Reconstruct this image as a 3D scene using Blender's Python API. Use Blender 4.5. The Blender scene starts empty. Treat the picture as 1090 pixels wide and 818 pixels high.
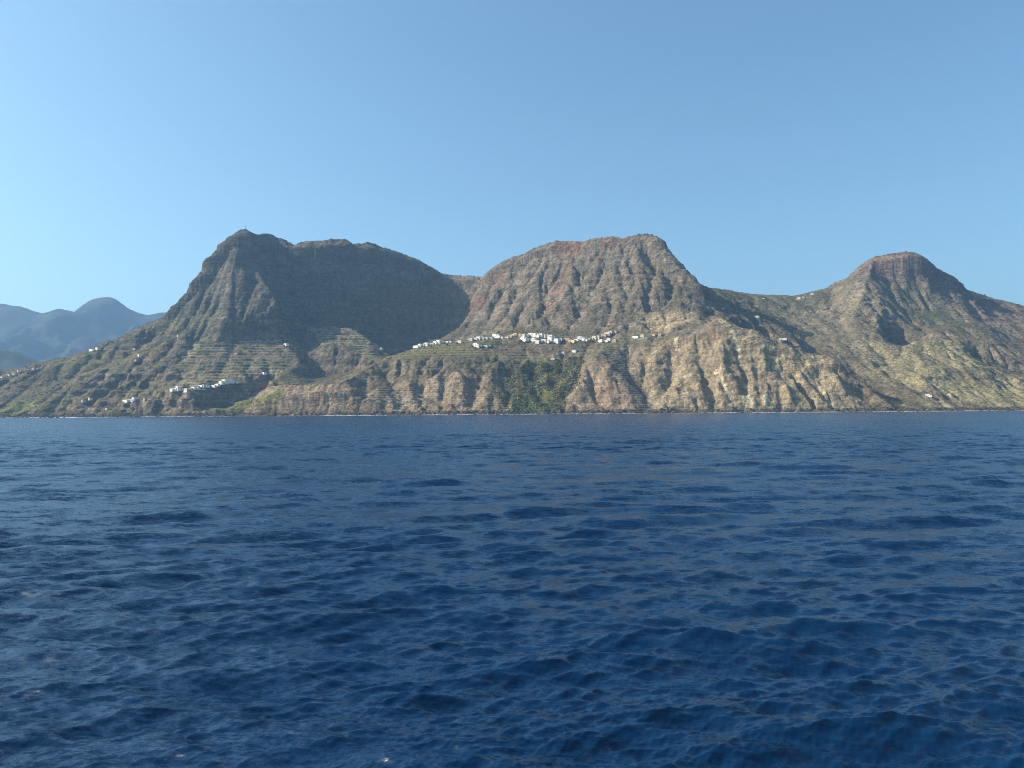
import bpy, math, random, time
import numpy as np
from mathutils import Matrix, Vector
T0 = time.time()
C = bpy.context.scene.collection
scene = bpy.context.scene

# ------------------------------------------------------------------ camera
FPX, W0, H0 = 840.0, 1090.0, 818.0          # focal length in photo pixels
CAM_Z = 6.5
PITCH = math.radians(2.05)
ROLL = math.radians(0.42)
right = Vector((math.cos(ROLL), 0, -math.sin(ROLL)))
fwd = Vector((0, math.cos(PITCH), math.sin(PITCH)))
fwd = (fwd - right * fwd.dot(right)).normalized()
up = right.cross(fwd).normalized()
cam_data = bpy.data.cameras.new('camera')
cam = bpy.data.objects.new('camera', cam_data); C.objects.link(cam)
cam.matrix_world = Matrix(((right.x, up.x, -fwd.x, 0), (right.y, up.y, -fwd.y, 0),
                           (right.z, up.z, -fwd.z, CAM_Z), (0, 0, 0, 1)))
cam_data.sensor_width = 36; cam_data.lens = 36 * FPX / W0
cam_data.clip_start = 0.5; cam_data.clip_end = 60000
scene.camera = cam

# ------------------------------------------------------------------ light
SUN_EL = math.radians(33)
SUN_AHEAD = math.radians(2)     # how far the sun stands beyond "straight left"
sdir = Vector((-math.cos(SUN_EL) * math.cos(SUN_AHEAD), math.cos(SUN_EL) * math.sin(SUN_AHEAD), math.sin(SUN_EL)))
world = bpy.data.worlds.new('World'); scene.world = world; world.use_nodes = True
wn = world.node_tree.nodes; wl = world.node_tree.links
bg = wn['Background']
sky = wn.new('ShaderNodeTexSky'); sky.sky_type = 'NISHITA'; sky.sun_disc = False
sky.sun_elevation = SUN_EL
sky.sun_rotation = math.atan2(sdir.x, sdir.y)
sky.altitude = 0; sky.air_density = 1.0; sky.dust_density = 2.0; sky.ozone_density = 1.0
tintn = wn.new('ShaderNodeVectorMath'); tintn.operation = 'MULTIPLY'; tintn.inputs[1].default_value = (0.76, 1.03, 1.10)
wl.new(sky.outputs[0], tintn.inputs[0]); wl.new(tintn.outputs[0], bg.inputs['Color']); bg.inputs['Strength'].default_value = 0.118
sun_data = bpy.data.lights.new('sun', 'SUN'); sun_data.energy = 5.0; sun_data.angle = math.radians(0.53)
sun_data.color = (1.0, 0.91, 0.77)
sun = bpy.data.objects.new('sun', sun_data); C.objects.link(sun)
sun.rotation_euler = sdir.to_track_quat('Z', 'Y').to_euler(); sun.location = (0, 0, 2000)
vs = scene.view_settings
vs.view_transform = 'Standard'; vs.look = 'None'; vs.gamma = 1.0; vs.exposure = 0.6; vs.use_curve_mapping = False
scene.cycles.max_bounces = 5; scene.cycles.diffuse_bounces = 2; scene.cycles.glossy_bounces = 2
scene.cycles.volume_bounces = 0; scene.cycles.use_denoising = True
scene.cycles.denoiser = 'OPENIMAGEDENOISE'; scene.cycles.denoising_prefilter = 'FAST'
HAZE = 0.48e-4
scene.cycles.filter_width = 1.05

# ------------------------------------------------------------------ helpers
rng = np.random.default_rng(7)
random.seed(11)

def at(px, py, Y):
    d = right * ((px - W0 / 2) / FPX) - up * ((py - H0 / 2) / FPX) + fwd
    return (d.x / d.y * Y, Y, CAM_Z + d.z / d.y * Y)

def smooth(a, b, x):
    t = np.clip((x - a) / (b - a), 0, 1); return t * t * (3 - 2 * t)

_perm = rng.permutation(512).astype(np.int64)
_perm = np.concatenate([_perm, _perm, _perm])
_ang = rng.uniform(0, 2 * np.pi, 512)
_gx, _gy = np.cos(_ang), np.sin(_ang)

def perlin(x, y):
    xi = np.floor(x).astype(np.int64); yi = np.floor(y).astype(np.int64)
    xf = x - xi; yf = y - yi; xi &= 511; yi &= 511
    u = xf * xf * xf * (xf * (xf * 6 - 15) + 10); v = yf * yf * yf * (yf * (yf * 6 - 15) + 10)
    def g(a, b, dx, dy):
        h = _perm[_perm[(xi + a) & 511] + ((yi + b) & 511)]
        return _gx[h] * dx + _gy[h] * dy
    n00 = g(0, 0, xf, yf); n10 = g(1, 0, xf - 1, yf); n01 = g(0, 1, xf, yf - 1); n11 = g(1, 1, xf - 1, yf - 1)
    return ((n00 * (1 - u) + n10 * u) * (1 - v) + (n01 * (1 - u) + n11 * u) * v) * 1.5

def fbm(x, y, wl_, octs=4, gain=0.5, ridged=False):
    s = np.zeros_like(x); a = 1.0; t = 0
    for k in range(octs):
        n = perlin(x / wl_ + 17.3 * k, y / wl_ + 9.1 * k)
        if ridged: n = 1 - 2 * np.abs(n)
        s += a * n; t += a; a *= gain; wl_ *= 0.5
    return s / t

def bilin(G, gx, gy):
    ny, nx = G.shape
    gx = np.clip(gx, 0, nx - 1.001); gy = np.clip(gy, 0, ny - 1.001)
    i = gx.astype(int); j = gy.astype(int); fx = gx - i; fy = gy - j
    return (G[j, i] * (1 - fx) * (1 - fy) + G[j, i + 1] * fx * (1 - fy) + G[j + 1, i] * (1 - fx) * fy + G[j + 1, i + 1] * fx * fy)

def mesh_from(name, co, quads, mat=None, smooth_shade=True):
    me = bpy.data.meshes.new(name)
    me.vertices.add(len(co)); me.vertices.foreach_set('co', np.ascontiguousarray(co, dtype=np.float32).ravel())
    k = quads.shape[1]
    me.loops.add(len(quads) * k); me.loops.foreach_set('vertex_index', np.ascontiguousarray(quads, dtype=np.int32).ravel())
    me.polygons.add(len(quads)); me.polygons.foreach_set('loop_start', np.arange(len(quads), dtype=np.int32) * k)
    me.update(calc_edges=True)
    me.polygons.foreach_set('use_smooth', np.full(len(quads), smooth_shade)); me.update()
    if mat: me.materials.append(mat)
    ob = bpy.data.objects.new(name, me); C.objects.link(ob)
    return ob

def set_attr(ob, name, rgb):
    a = ob.data.color_attributes.new(name, 'FLOAT_COLOR', 'POINT')
    buf = np.ones((len(rgb), 4), np.float32); buf[:, :3] = rgb; a.data.foreach_set('color', buf.ravel())

def new_mat(name, base=(0.5, 0.5, 0.5), rough=0.9, spec=0.2):
    m = bpy.data.materials.new(name); m.use_nodes = True
    b = m.node_tree.nodes['Principled BSDF']
    b.inputs['Base Color'].default_value = (*base, 1); b.inputs['Roughness'].default_value = rough
    b.inputs['Specular IOR Level'].default_value = spec
    return m, m.node_tree.nodes, m.node_tree.links, b

# ------------------------------------------------------------------ terrain: ridge and valley lines
X0, X1, Y0, Y1 = -3900.0, 3900.0, 2150.0, 5100.0
LINES = []      # each a list of world points
def L(*pts): LINES.append([at(*p) for p in pts])                     # seen points
CREST = []
def LC(*pts): L(*pts); CREST.append(LINES[-1])                       # a crest that must keep its outline
def face(crest, foot, k):
    cx = [c[0] for c in crest]; fx = [c[0] for c in foot]
    def LF(*pts):
        out = []
        for px, py, Y in pts:
            p0 = np.interp(px, cx, [c[1] for c in crest]); Ya = np.interp(px, cx, [c[2] for c in crest])
            p1 = np.interp(px, fx, [c[1] for c in foot]); Yb = np.interp(px, fx, [c[2] for c in foot])
            pl = Yb + (Ya - Yb) * (p1 - py) / (p1 - p0)
            out.append((px, py, float(pl + k * (Y - pl))))
        L(*out)
    return LF
def Hh(*pts): LINES.append([(at(p[0], 409, p[2])[0], p[2], p[1]) for p in pts])   # hidden points: (px, height, depth)

SHORE = [(-400, 2700), (-200, 2660), (0, 2600), (150, 2565), (205, 2530), (250, 2520), (300, 2470), (400, 2430), (500, 2400),
         (600, 2405), (700, 2385), (800, 2395), (900, 2400), (955, 2395), (1000, 2440), (1040, 2500), (1090, 2520), (1300, 2650), (1500, 2800)]
Hh(*[(p, 0.0, y) for p, y in SHORE])
Hh(*[(p, -26, y - 90) for p, y in SHORE])
Hh(*[(p, -30, 2160) for p in (-600, 0, 600, 1200, 1700)])
Hh(*[(p, 90, 5090) for p in (-600, 0, 600, 1200, 1700)])
# left flank skyline up to the first summit
LC((-420, 425, 2950), (-200, 415, 2950), (0, 401, 3000), (30, 391, 3040), (62, 384, 3080), (100, 373, 3130), (135, 357, 3180), (165, 346, 3230),
  (179, 339, 3250), (183, 330, 3265), (193, 322, 3275), (212, 301.5, 3295), (216.5, 292, 3305), (226, 281, 3315), (229, 272, 3322), (236.5, 264, 3328), (243.5, 259.5, 3335), (245, 254, 3338), (256, 245, 3346), (261, 243.5, 3350))
Hh((-600, 40, 4000), (0, 60, 4000), (100, 70, 4100), (200, 200, 4300), (300, 350, 4500))
# gully and ridge in front of the left skyline
L((176, 356, 3170), (140, 376, 3090), (105, 393, 3000), (75, 405, 2920), (45, 420, 2800), (20, 440, 2640))
L((196, 352, 3120), (175, 366, 3040), (150, 378, 2970), (120, 390, 2900), (92, 402, 2830), (65, 418, 2740), (42, 438, 2620))
L((160, 384, 2900), (130, 398, 2820), (100, 413, 2740), (80, 430, 2650))
L((170, 386, 2880), (145, 402, 2800), (120, 416, 2720), (100, 436, 2610))
L((10, 415, 2850), (-60, 436, 2700))
# first summit: spur coming forward, bench and the cliff under it
L((261, 245, 3350), (250, 275, 3270), (246, 300, 3200), (246, 320, 3140), (238, 338, 3050))
L((192, 338, 3200), (215, 337, 3150), (240, 341, 3042), (255, 342, 3058), (270, 340, 3075), (285, 332, 3100), (293, 322, 3130), (288, 310, 3180), (275, 290, 3260))
L((238, 361, 3018), (252, 363, 3030), (275, 364, 3045), (296, 364, 3065), (318, 370, 3070))
L((262, 325, 3150), (275, 300, 3230))
L((300, 325, 3270), (306, 345, 3180), (320, 368, 3110))
L((225, 300, 3270), (222, 318, 3210), (218, 330, 3170))
# bowl rim
LC((261, 245, 3350), (272, 249, 3390), (281, 252, 3420))
LC((275, 250.5, 3420), (281.7, 248.7, 3540), (290, 250.7, 3560), (304, 256, 3560), (314, 262.5, 3540))
LC((314, 262.5, 3540), (320, 258, 3540), (341, 256.7, 3555), (351, 255, 3565), (369, 255, 3600), (372, 259.5, 3610), (387, 259.5, 3635), (393, 258, 3645), (404, 262.5, 3665), (428, 270, 3715), (445.5, 277, 3745), (459, 284.6, 3760), (469, 291, 3770))
LC((469, 291, 3770), (482, 293, 3780), (514, 295, 3740), (530, 281.6, 3690), (545, 274, 3660), (557, 271, 3640), (568.6, 264, 3625), (586, 258, 3605), (592, 256.7, 3595),
  (621, 257.6, 3550), (633, 253.8, 3520), (653.7, 252, 3475), (662.5, 254, 3455), (668, 253, 3445), (677, 250, 3420), (686, 248.8, 3400), (697.7, 250.8, 3370), (702, 258, 3350), (709, 268, 3310), (720, 281, 3250))
Hh((300, 560, 3950), (450, 450, 4150), (560, 480, 4050), (680, 500, 3850), (740, 420, 3800))
Hh((300, 300, 4400), (450, 250, 4500), (680, 250, 4500))
# bowl wall: foot
L((300, 340, 3330), (318, 345, 3390), (345, 344, 3420), (375, 346, 3460), (410, 352, 3520), (440, 358, 3560), (470, 356, 3560), (488, 350, 3500))
L((290, 290, 3420), (320, 300, 3455), (360, 300, 3490), (410, 303, 3570), (450, 312, 3650), (472, 322, 3680))
# terraced outcrop in the bowl
L((336, 352, 3330), (352, 347, 3300), (372, 349, 3240), (385, 356, 3180), (398, 366, 3110), (410, 378, 3040))
L((333, 365, 3150), (338, 374, 3050), (352, 377, 3010), (375, 376, 2990), (395, 378, 2985), (410, 382, 2960))
L((342, 398, 2960), (360, 400, 2950), (385, 391, 2920), (402, 387, 2880))
L((322, 368, 3120), (327, 380, 3040), (332, 395, 2960), (345, 406, 2830), (340, 409, 2700))
Hh((395, 250, 3380), (415, 225, 3200), (430, 205, 3050))
# ridge left of the gully, triangular shaded side
L((302, 366, 3030), (316, 378, 2960), (318, 388, 2880), (305, 394, 2800), (296, 402, 2720), (286, 412, 2620))
L((325, 400, 2850), (322, 408, 2700), (310, 409, 2620))
# terrace fan
L((212, 363, 3020), (200, 385, 2850), (186, 402, 2740))
L((262, 378, 2930), (255, 392, 2800), (262, 403, 2720))
# shelf of the lower hamlet and its shaded cliff
L((130, 428, 2660), (160, 423, 2640), (183, 418, 2640), (206, 416, 2610), (232, 411, 2660), (262, 407, 2715), (283, 400, 2770))
L((206, 417, 2606), (209, 436, 2566))
L((210, 435, 2580), (235, 431, 2640), (262, 424, 2696), (286, 413, 2752))
L((225, 438, 2545), (260, 433, 2590), (288, 424, 2640))
# coastal cliff, left
LC((286, 413, 2570), (300, 411, 2535), (330, 410, 2520), (350, 410, 2515), (366, 408, 2520), (374, 403, 2560), (385, 396, 2630), (397, 388, 2710), (412, 383, 2770))
L((290, 432, 2500), (330, 430, 2478), (360, 428, 2468), (380, 424, 2480))
L((362, 417, 2500), (378, 415, 2540), (386, 405, 2610))
Hh((300, 70, 2620), (340, 75, 2620), (370, 82, 2650))
# plateau
LC((412, 382, 2790), (425, 377, 2860), (441, 371, 2930), (455, 367, 2960), (475, 364, 2980), (500, 361, 2970), (540, 358, 2950), (560, 357, 2930),
  (600, 359, 2900), (640, 357, 2870), (656, 354, 2860), (680, 358, 2800), (700, 357, 2770), (725, 351, 2720), (745, 346, 2690))
L((410, 384, 2770), (440, 382, 2730), (470, 384, 2700), (500, 385, 2690), (525, 385, 2680), (545, 387, 2665))
L((520, 372, 2850), (560, 374, 2820), (600, 372, 2800))
L((545, 384, 2740), (575, 385, 2740), (610, 380, 2730), (645, 369, 2750), (680, 365, 2750))
Hh((450, 235, 3200), (480, 250, 3250), (500, 280, 3150))
# cliffs under the plateau
B3 = face([(410, 384, 2770), (440, 382, 2730), (500, 385, 2690), (530, 386, 2670)], [(410, 438, 2430), (530, 438, 2410)], 0.6)
B3((412, 384, 2765), (420, 400, 2650), (425, 425, 2520), (428, 438, 2435))
B3((450, 390, 2680), (455, 405, 2600), (460, 424, 2500), (466, 438, 2425))
B3((440, 386, 2700), (438, 400, 2620), (440, 424, 2500), (445, 432, 2445))
B3((478, 386, 2690), (480, 398, 2610), (478, 415, 2510), (480, 432, 2425))
B3((500, 388, 2680), (498, 400, 2600), (494, 420, 2500), (492, 434, 2420))
B3((512, 395, 2660), (512, 410, 2600), (508, 425, 2520), (505, 438, 2430))
B3((521, 388, 2670), (524, 396, 2620), (520, 410, 2560), (530, 425, 2490), (528, 436, 2430))
L((375, 426, 2462), (420, 426, 2480), (460, 427, 2482), (478, 428, 2470))
# green valley
L((545, 388, 2660), (562, 389, 2700), (585, 388, 2705), (602, 385, 2700))
L((533, 407, 2610), (545, 412, 2580), (555, 400, 2630), (570, 398, 2650), (590, 398, 2640), (605, 398, 2630))
L((540, 425, 2500), (560, 424, 2510), (585, 425, 2500), (600, 426, 2490))
L((535, 437, 2425), (560, 436, 2430), (590, 437, 2425), (612, 438, 2425))
# pink spur and the terraced shaded strip
L((642, 371, 2730), (633, 380, 2650), (640, 388, 2610), (650, 401, 2550), (662, 420, 2480), (674, 438, 2405))
L((633, 380, 2650), (622, 395, 2590), (612, 415, 2510), (608, 434, 2430))
L((658, 377, 2690), (664, 390, 2640), (676, 405, 2570), (686, 420, 2500), (692, 437, 2420))
L((672, 372, 2720), (680, 385, 2640), (700, 400, 2560), (704, 420, 2480), (700, 438, 2400))
# big buttress between strip and the pale ravines
LC((745, 346, 2690), (755, 343, 2680), (766, 337, 2670), (775, 343, 2650), (790, 350, 2630), (800, 350, 2620), (812, 357, 2605), (830, 366, 2600), (850, 372, 2590), (866, 378, 2570), (882, 379, 2565),
  (890, 387, 2560), (899, 397, 2540), (912, 408, 2520), (928, 417, 2480), (940, 426, 2440), (946, 437, 2400))
B1 = face([(690, 357, 2780), (745, 346, 2690), (766, 337, 2670), (800, 350, 2620), (866, 378, 2570), (892, 388, 2560), (938, 416, 2490)], [(690, 438, 2400), (800, 437, 2388), (900, 438, 2388), (950, 438, 2392)], 0.32)
B1((719, 360, 2740), (716, 372, 2690), (717, 382, 2640), (726, 398, 2570), (712, 416, 2480), (704, 430, 2430))
B1((728, 356, 2710), (735, 375, 2610), (742, 400, 2520), (738, 420, 2450), (735, 436, 2395))
B1((752, 350, 2690), (756, 370, 2640), (752, 385, 2580), (765, 402, 2540), (770, 418, 2470), (780, 434, 2400))
B1((766, 338, 2670), (768, 355, 2600), (772, 380, 2520), (766, 396, 2470), (785, 415, 2440), (800, 436, 2385))
B1((775, 346, 2660), (783, 365, 2620), (787, 385, 2570), (797, 404, 2510), (800, 420, 2450), (806, 436, 2395))
B1((800, 351, 2615), (808, 370, 2550), (820, 395, 2480), (815, 420, 2420), (815, 436, 2392))
B1((830, 368, 2600), (825, 385, 2560), (818, 405, 2500), (822, 424, 2440), (824, 437, 2395))
B1((868, 379, 2565), (856, 393, 2500), (846, 404, 2460), (840, 415, 2430), (848, 428, 2405), (858, 437, 2385))
B1((850, 405, 2500), (855, 420, 2455), (866, 437, 2400))
B1((872, 385, 2550), (876, 405, 2470), (880, 425, 2410), (884, 437, 2390))
B1((862, 400, 2510), (872, 415, 2470), (886, 436, 2400))
B1((884, 384, 2560), (892, 400, 2490), (905, 420, 2430), (910, 437, 2390))
Hh((772, 210, 2860), (800, 185, 2830), (830, 160, 2800), (866, 118, 2740), (895, 78, 2640), (915, 55, 2590), (935, 34, 2530), (953, 8, 2460))
L((836, 410, 2445), (842, 420, 2420), (850, 437, 2388))
L((845, 407, 2500), (853, 422, 2465), (866, 437, 2415))
L((862, 404, 2490), (868, 420, 2440), (872, 437, 2390))
L((905, 391, 2820), (930, 396, 2760), (960, 410, 2640), (985, 427, 2520), (1000, 437, 2450))
# second summit: right-hand ridge, notch, shaded flank
LC((720, 281, 3250), (721.6, 285, 3240), (728, 287, 3210), (734, 294, 3160), (737, 301, 3130), (739, 320, 3000), (735, 335, 2900), (728, 346, 2780))
L((694, 256, 3375), (690, 275, 3330), (697, 290, 3270), (712, 283, 3240), (719, 278, 3245))
L((738, 302, 3130), (750, 311, 3230), (765, 324, 3150), (778, 337, 3000), (775, 340, 2800))
L((745, 336, 2960), (757, 338, 2920), (768, 334, 2900))
# mountain 2 face
L((500, 350, 3420), (520, 352, 3250), (545, 353, 3100), (580, 352, 3020), (620, 350, 2970), (660, 346, 2900), (700, 340, 2870))
B2 = face([(515, 295, 3740), (560, 272, 3640), (620, 257, 3550), (685, 250, 3400)], [(500, 350, 3420), (545, 353, 3100), (620, 350, 2970), (700, 340, 2870)], 0.55)
B2((590, 260, 3590), (588, 285, 3480), (578, 310, 3370), (562, 335, 3210))
B2((603, 262, 3560), (604, 290, 3420), (592, 320, 3270), (575, 345, 3090))
B2((560, 273, 3635), (550, 300, 3530), (545, 330, 3330))
B2((530, 292, 3700), (520, 315, 3600), (505, 340, 3480))
B2((633, 256, 3520), (630, 285, 3380), (615, 315, 3230), (600, 345, 3030))
B2((655, 255, 3470), (650, 285, 3340), (632, 315, 3200), (620, 340, 3040))
B2((668, 253, 3440), (665, 285, 3290), (650, 315, 3130), (640, 342, 2990))
B2((683, 252, 3400), (678, 285, 3280), (668, 315, 3120), (665, 340, 2950))
L((480, 296, 3770), (484, 320, 3690), (492, 345, 3560))
# saddle skyline and right mountain
LC((742, 301.5, 3600), (750, 306, 3800), (757.5, 307, 3950), (768, 309, 4080), (783, 311, 4170), (798.6, 314, 4230), (814, 316, 4260), (827, 318.5, 4290), (834.5, 317, 4300), (842, 318, 4300), (855, 316.5, 4250), (878, 309.5, 4120), (883, 307, 4090), (886, 302, 4080), (905, 295, 3990),
  (910, 290, 3965), (913, 286, 3950), (924, 277, 3925), (930, 274, 3910), (945, 270.5, 3895), (960, 269, 3880), (968, 267, 3870), (976, 269.5, 3873), (983, 276, 3880), (992, 284, 3890), (1006.6, 290, 3900), (1012, 295, 3910), (1021, 308, 3930),
  (1032, 309, 3940), (1046, 314.5, 3960), (1070, 321, 3980), (1090, 326, 4000), (1200, 340, 4000), (1400, 360, 4000), (1600, 380, 4000))
Hh((760, 380, 4500), (850, 350, 4700), (960, 400, 4500), (1090, 300, 4500), (1500, 200, 4600))
L((790, 325, 3850), (830, 335, 3700), (850, 345, 3500), (858, 358, 3300), (862, 372, 3050), (870, 379, 2900))
L((780, 334, 3300), (810, 340, 3250), (835, 350, 3100), (850, 366, 2950))
L((885, 304, 4080), (890, 325, 3750), (895, 345, 3450), (905, 365, 3150), (915, 380, 2950))
L((968, 267, 3870), (961, 284, 3848), (949, 303, 3815), (943, 320, 3640), (936, 335, 3460), (932, 345, 3360), (938, 358, 3260), (950, 367, 3160), (965, 369, 3080), (975, 363, 3060))
L((895, 301, 3960), (918, 295, 3870), (935, 299, 3835), (949, 303, 3815))
L((974, 276, 3872), (971, 292, 3868), (964, 308, 3858))
L((985, 298, 3845), (1000, 300, 3860), (1012, 309, 3890), (1030, 318, 3900))
Hh((938, 360, 3480), (948, 285, 3380), (960, 225, 3270), (976, 205, 3170))
L((930, 275, 3910), (922, 300, 3750), (915, 325, 3550), (905, 345, 3350))
L((975, 318, 3720), (965, 333, 3620), (972, 348, 3480), (985, 358, 3330))
L((1010, 300, 3900), (1015, 320, 3750), (1010, 340, 3550), (1000, 356, 3300))
L((990, 320, 3720), (1000, 335, 3600), (1025, 350, 3400), (1032, 360, 3300))
L((1045, 316, 3950), (1050, 330, 3820), (1065, 350, 3600), (1085, 372, 3300), (1110, 390, 3000))
L((1060, 325, 3900), (1080, 345, 3700), (1110, 370, 3400))
L((1040, 385, 3050), (1055, 365, 3250), (1052, 345, 3500))
# pale lower hill on the right
L((975, 363, 3060), (1000, 363, 3080), (1030, 363, 3080), (1052, 366, 3050))
L((1036, 384, 2950), (1050, 390, 2900), (1060, 402, 2820), (1080, 401, 2850), (1100, 412, 2850), (1300, 425, 2850))
Hh((1045, 175, 3120), (1070, 150, 3050), (1110, 120, 3080))
L((975, 364, 3050), (965, 385, 2860), (950, 395, 2800))
L((990, 385, 2850), (985, 405, 2680), (990, 425, 2560))
L((1020, 385, 2880), (1025, 405, 2740), (1030, 425, 2600), (1030, 435, 2530))
L((1060, 404, 2810), (1070, 420, 2680), (1085, 433, 2570))
L((935, 345, 3360), (925, 368, 3080), (935, 388, 2880))

def rasterise(res):
    nx = int((X1 - X0) / res) + 1; ny = int((Y1 - Y0) / res) + 1
    S = np.zeros(nx * ny); N = np.zeros(nx * ny)
    for ln in LINES:
        for a, b in zip(ln[:-1], ln[1:]):
            n = max(2, int(math.hypot(b[0] - a[0], b[1] - a[1]) / (res * 0.4)))
            t = np.linspace(0, 1, n)
            x = a[0] + (b[0] - a[0]) * t; y = a[1] + (b[1] - a[1]) * t; z = a[2] + (b[2] - a[2]) * t
            i = np.round((x - X0) / res).astype(int); j = np.round((y - Y0) / res).astype(int)
            ok = (i >= 0) & (i < nx) & (j >= 0) & (j < ny)
            np.add.at(S, j[ok] * nx + i[ok], z[ok]); np.add.at(N, j[ok] * nx + i[ok], 1)
    S = S.reshape(ny, nx); N = N.reshape(ny, nx)
    return np.where(N > 0, S / np.maximum(N, 1), 0), N > 0

def relax(Hg, V, M, it):
    for k in range(it):
        P = np.pad(Hg, 1, mode='edge')
        A = 0.25 * (P[:-2, 1:-1] + P[2:, 1:-1] + P[1:-1, :-2] + P[1:-1, 2:])
        Hg = np.where(M, V, Hg + (A - Hg) * 1.0)
    return Hg

def resample(G, res_a, res_b):
    nx = int((X1 - X0) / res_b) + 1; ny = int((Y1 - Y0) / res_b) + 1
    gx, gy = np.meshgrid(np.arange(nx) * res_b / res_a, np.arange(ny) * res_b / res_a)
    return bilin(G, gx, gy)

def solve(final, its, Vfun=None):
    G = None; prev = None
    for res, it in its:
        V, M = rasterise(res) if Vfun is None else Vfun(res)
        G = np.full(V.shape, V[M].mean()) if G is None else resample(G, prev, res)
        G = relax(G, V, M, it); prev = res
    return G
BASE = solve(8, [(128, 400), (64, 300), (32, 250), (16, 200), (8, 80)])
RES = 8.0
def blur(G, n=1):
    for _ in range(n):
        P = np.pad(G, 1, mode='edge')
        G = (P[:-2, 1:-1] + P[2:, 1:-1] + P[1:-1, :-2] + P[1:-1, 2:] + 4 * P[1:-1, 1:-1]) / 8
    return G
BASE = blur(BASE, 1)
ny8, nx8 = BASE.shape
GX, GY = np.meshgrid(X0 + np.arange(nx8) * RES, Y0 + np.arange(ny8) * RES)
def shore_y(X, Y):   # depth of the shoreline at this azimuth
    px = W0 / 2 + X / Y * FPX
    return np.interp(px, [s[0] for s in SHORE], [s[1] for s in SHORE])
land = smooth(0, 40, GY - shore_y(GX, GY))

# soft farmland zones (terrace fields, village shelf) where rock relief is held back
ZONES = {}
def zone(name, pts):   # pts: (px, py, depth, radius in metres)
    ZONES.setdefault(name, []).extend([(*at(p[0], p[1], p[2])[:2], p[3]) for p in pts])
def zone_mask(name, X, Y, ragged=0.35):
    n = fbm(X, Y, 130.0, 3); m = np.zeros_like(X)
    for cx, cy, r in ZONES[name]:
        d = np.hypot(X - cx, Y - cy) / r + n * ragged
        m = np.maximum(m, 1 - smooth(0.75, 1.1, d))
    return m
zone('farm', [(235, 372, 2960, 120), (262, 370, 2980, 120), (290, 372, 2990, 100), (225, 388, 2840, 130), (255, 388, 2840, 130), (285, 385, 2860, 100), (230, 400, 2730, 100), (262, 400, 2730, 90)])
zone('farm', [(355, 356, 3240, 110), (375, 364, 3130, 110), (395, 375, 3030, 70), (350, 366, 3130, 70)])
zone('shelf', [(450, 372, 2880, 100), (480, 372, 2860, 130), (510, 370, 2860, 120), (545, 372, 2850, 120), (580, 372, 2830, 120), (610, 370, 2810, 110), (640, 364, 2800, 80), (670, 361, 2770, 60), (470, 366, 2950, 70), (430, 380, 2800, 60)])
zone('shelf', [(185, 415, 2670, 60), (210, 411, 2690, 60), (235, 407, 2710, 60), (255, 405, 2720, 50), (135, 426, 2680, 50)])
zone('strip', [(650, 378, 2690, 45), (658, 390, 2640, 40), (664, 400, 2590, 40), (671, 410, 2540, 38), (677, 420, 2500, 38), (683, 430, 2440, 36)])
zone('green', [(545, 420, 2520, 70), (565, 412, 2570, 90), (590, 410, 2570, 80), (560, 432, 2450, 60), (585, 432, 2450, 60), (600, 395, 2650, 60), (575, 395, 2660, 70), (612, 388, 2680, 45), (548, 400, 2620, 50)])
zone('lowfarm', [(430, 425, 2500, 60), (400, 425, 2490, 60), (460, 415, 2540, 60), (515, 428, 2480, 50), (535, 432, 2450, 40)])
flat0 = smooth(1.0, 0.72, blur(np.hypot(*np.gradient(BASE, RES)), 4)); farm = zone_mask('farm', GX, GY) * flat0; shelf = zone_mask('shelf', GX, GY); strip = zone_mask('strip', GX, GY, 0.1)
calm = np.clip(farm * 0.75 + shelf * 0.9 + strip * 0.9, 0, 0.92)

def slope_of(G, res):
    gy, gx = np.gradient(G, res); return np.hypot(gx, gy)
sl = blur(slope_of(BASE, RES), 6)
WX = GX + 60 * fbm(GX, GY, 300.0, 3); WY = GY + 60 * fbm(GX + 999, GY, 300.0, 3)
rel = fbm(WX, WY, 260.0, 5, 0.5, True)
def worley(x, y, cell):
    """distance to the nearest scattered point: angular blocks with sharp notches between them"""
    x = x / cell; y = y / cell; xi = np.floor(x).astype(np.int64); yi = np.floor(y).astype(np.int64); best = np.full(x.shape, 9.0)
    for dj in (-1, 0, 1):
        for di in (-1, 0, 1):
            h = _perm[_perm[(xi + di) & 511] + ((yi + dj) & 511)]
            best = np.minimum(best, np.hypot(xi + di + 0.5 + 0.45 * _gx[h] - x, yi + dj + 0.5 + 0.45 * _gy[(h * 7) & 511] - y))
    return best
steep = np.clip(sl, 0.1, 1.1)
low1 = fbm(GX, GY, 700.0, 2)
crag = (0.45 - worley(WX, WY * 0.55, 105.0)) * 26 + (0.45 - worley(WX + 40 * low1, WY * 0.6, 44.0)) * 11
WX2 = GX + 110 * fbm(GX, GY, 520.0, 2) + 0.25 * BASE * low1
gul = (1 - np.abs(fbm(WX2, GY * 0.32, 95.0, 3)) * 2.6)
gul = -np.clip(gul, 0, 1) ** 2.0 * np.clip(0.7 + 1.6 * fbm(GX + 3000, GY, 380.0, 2), 0, 1.6)
H = BASE + land * (1 - calm) * steep * (rel * 9 + crag * 1.6 + gul * 6 + fbm(GX, GY, 340.0, 2) * 26)

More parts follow.
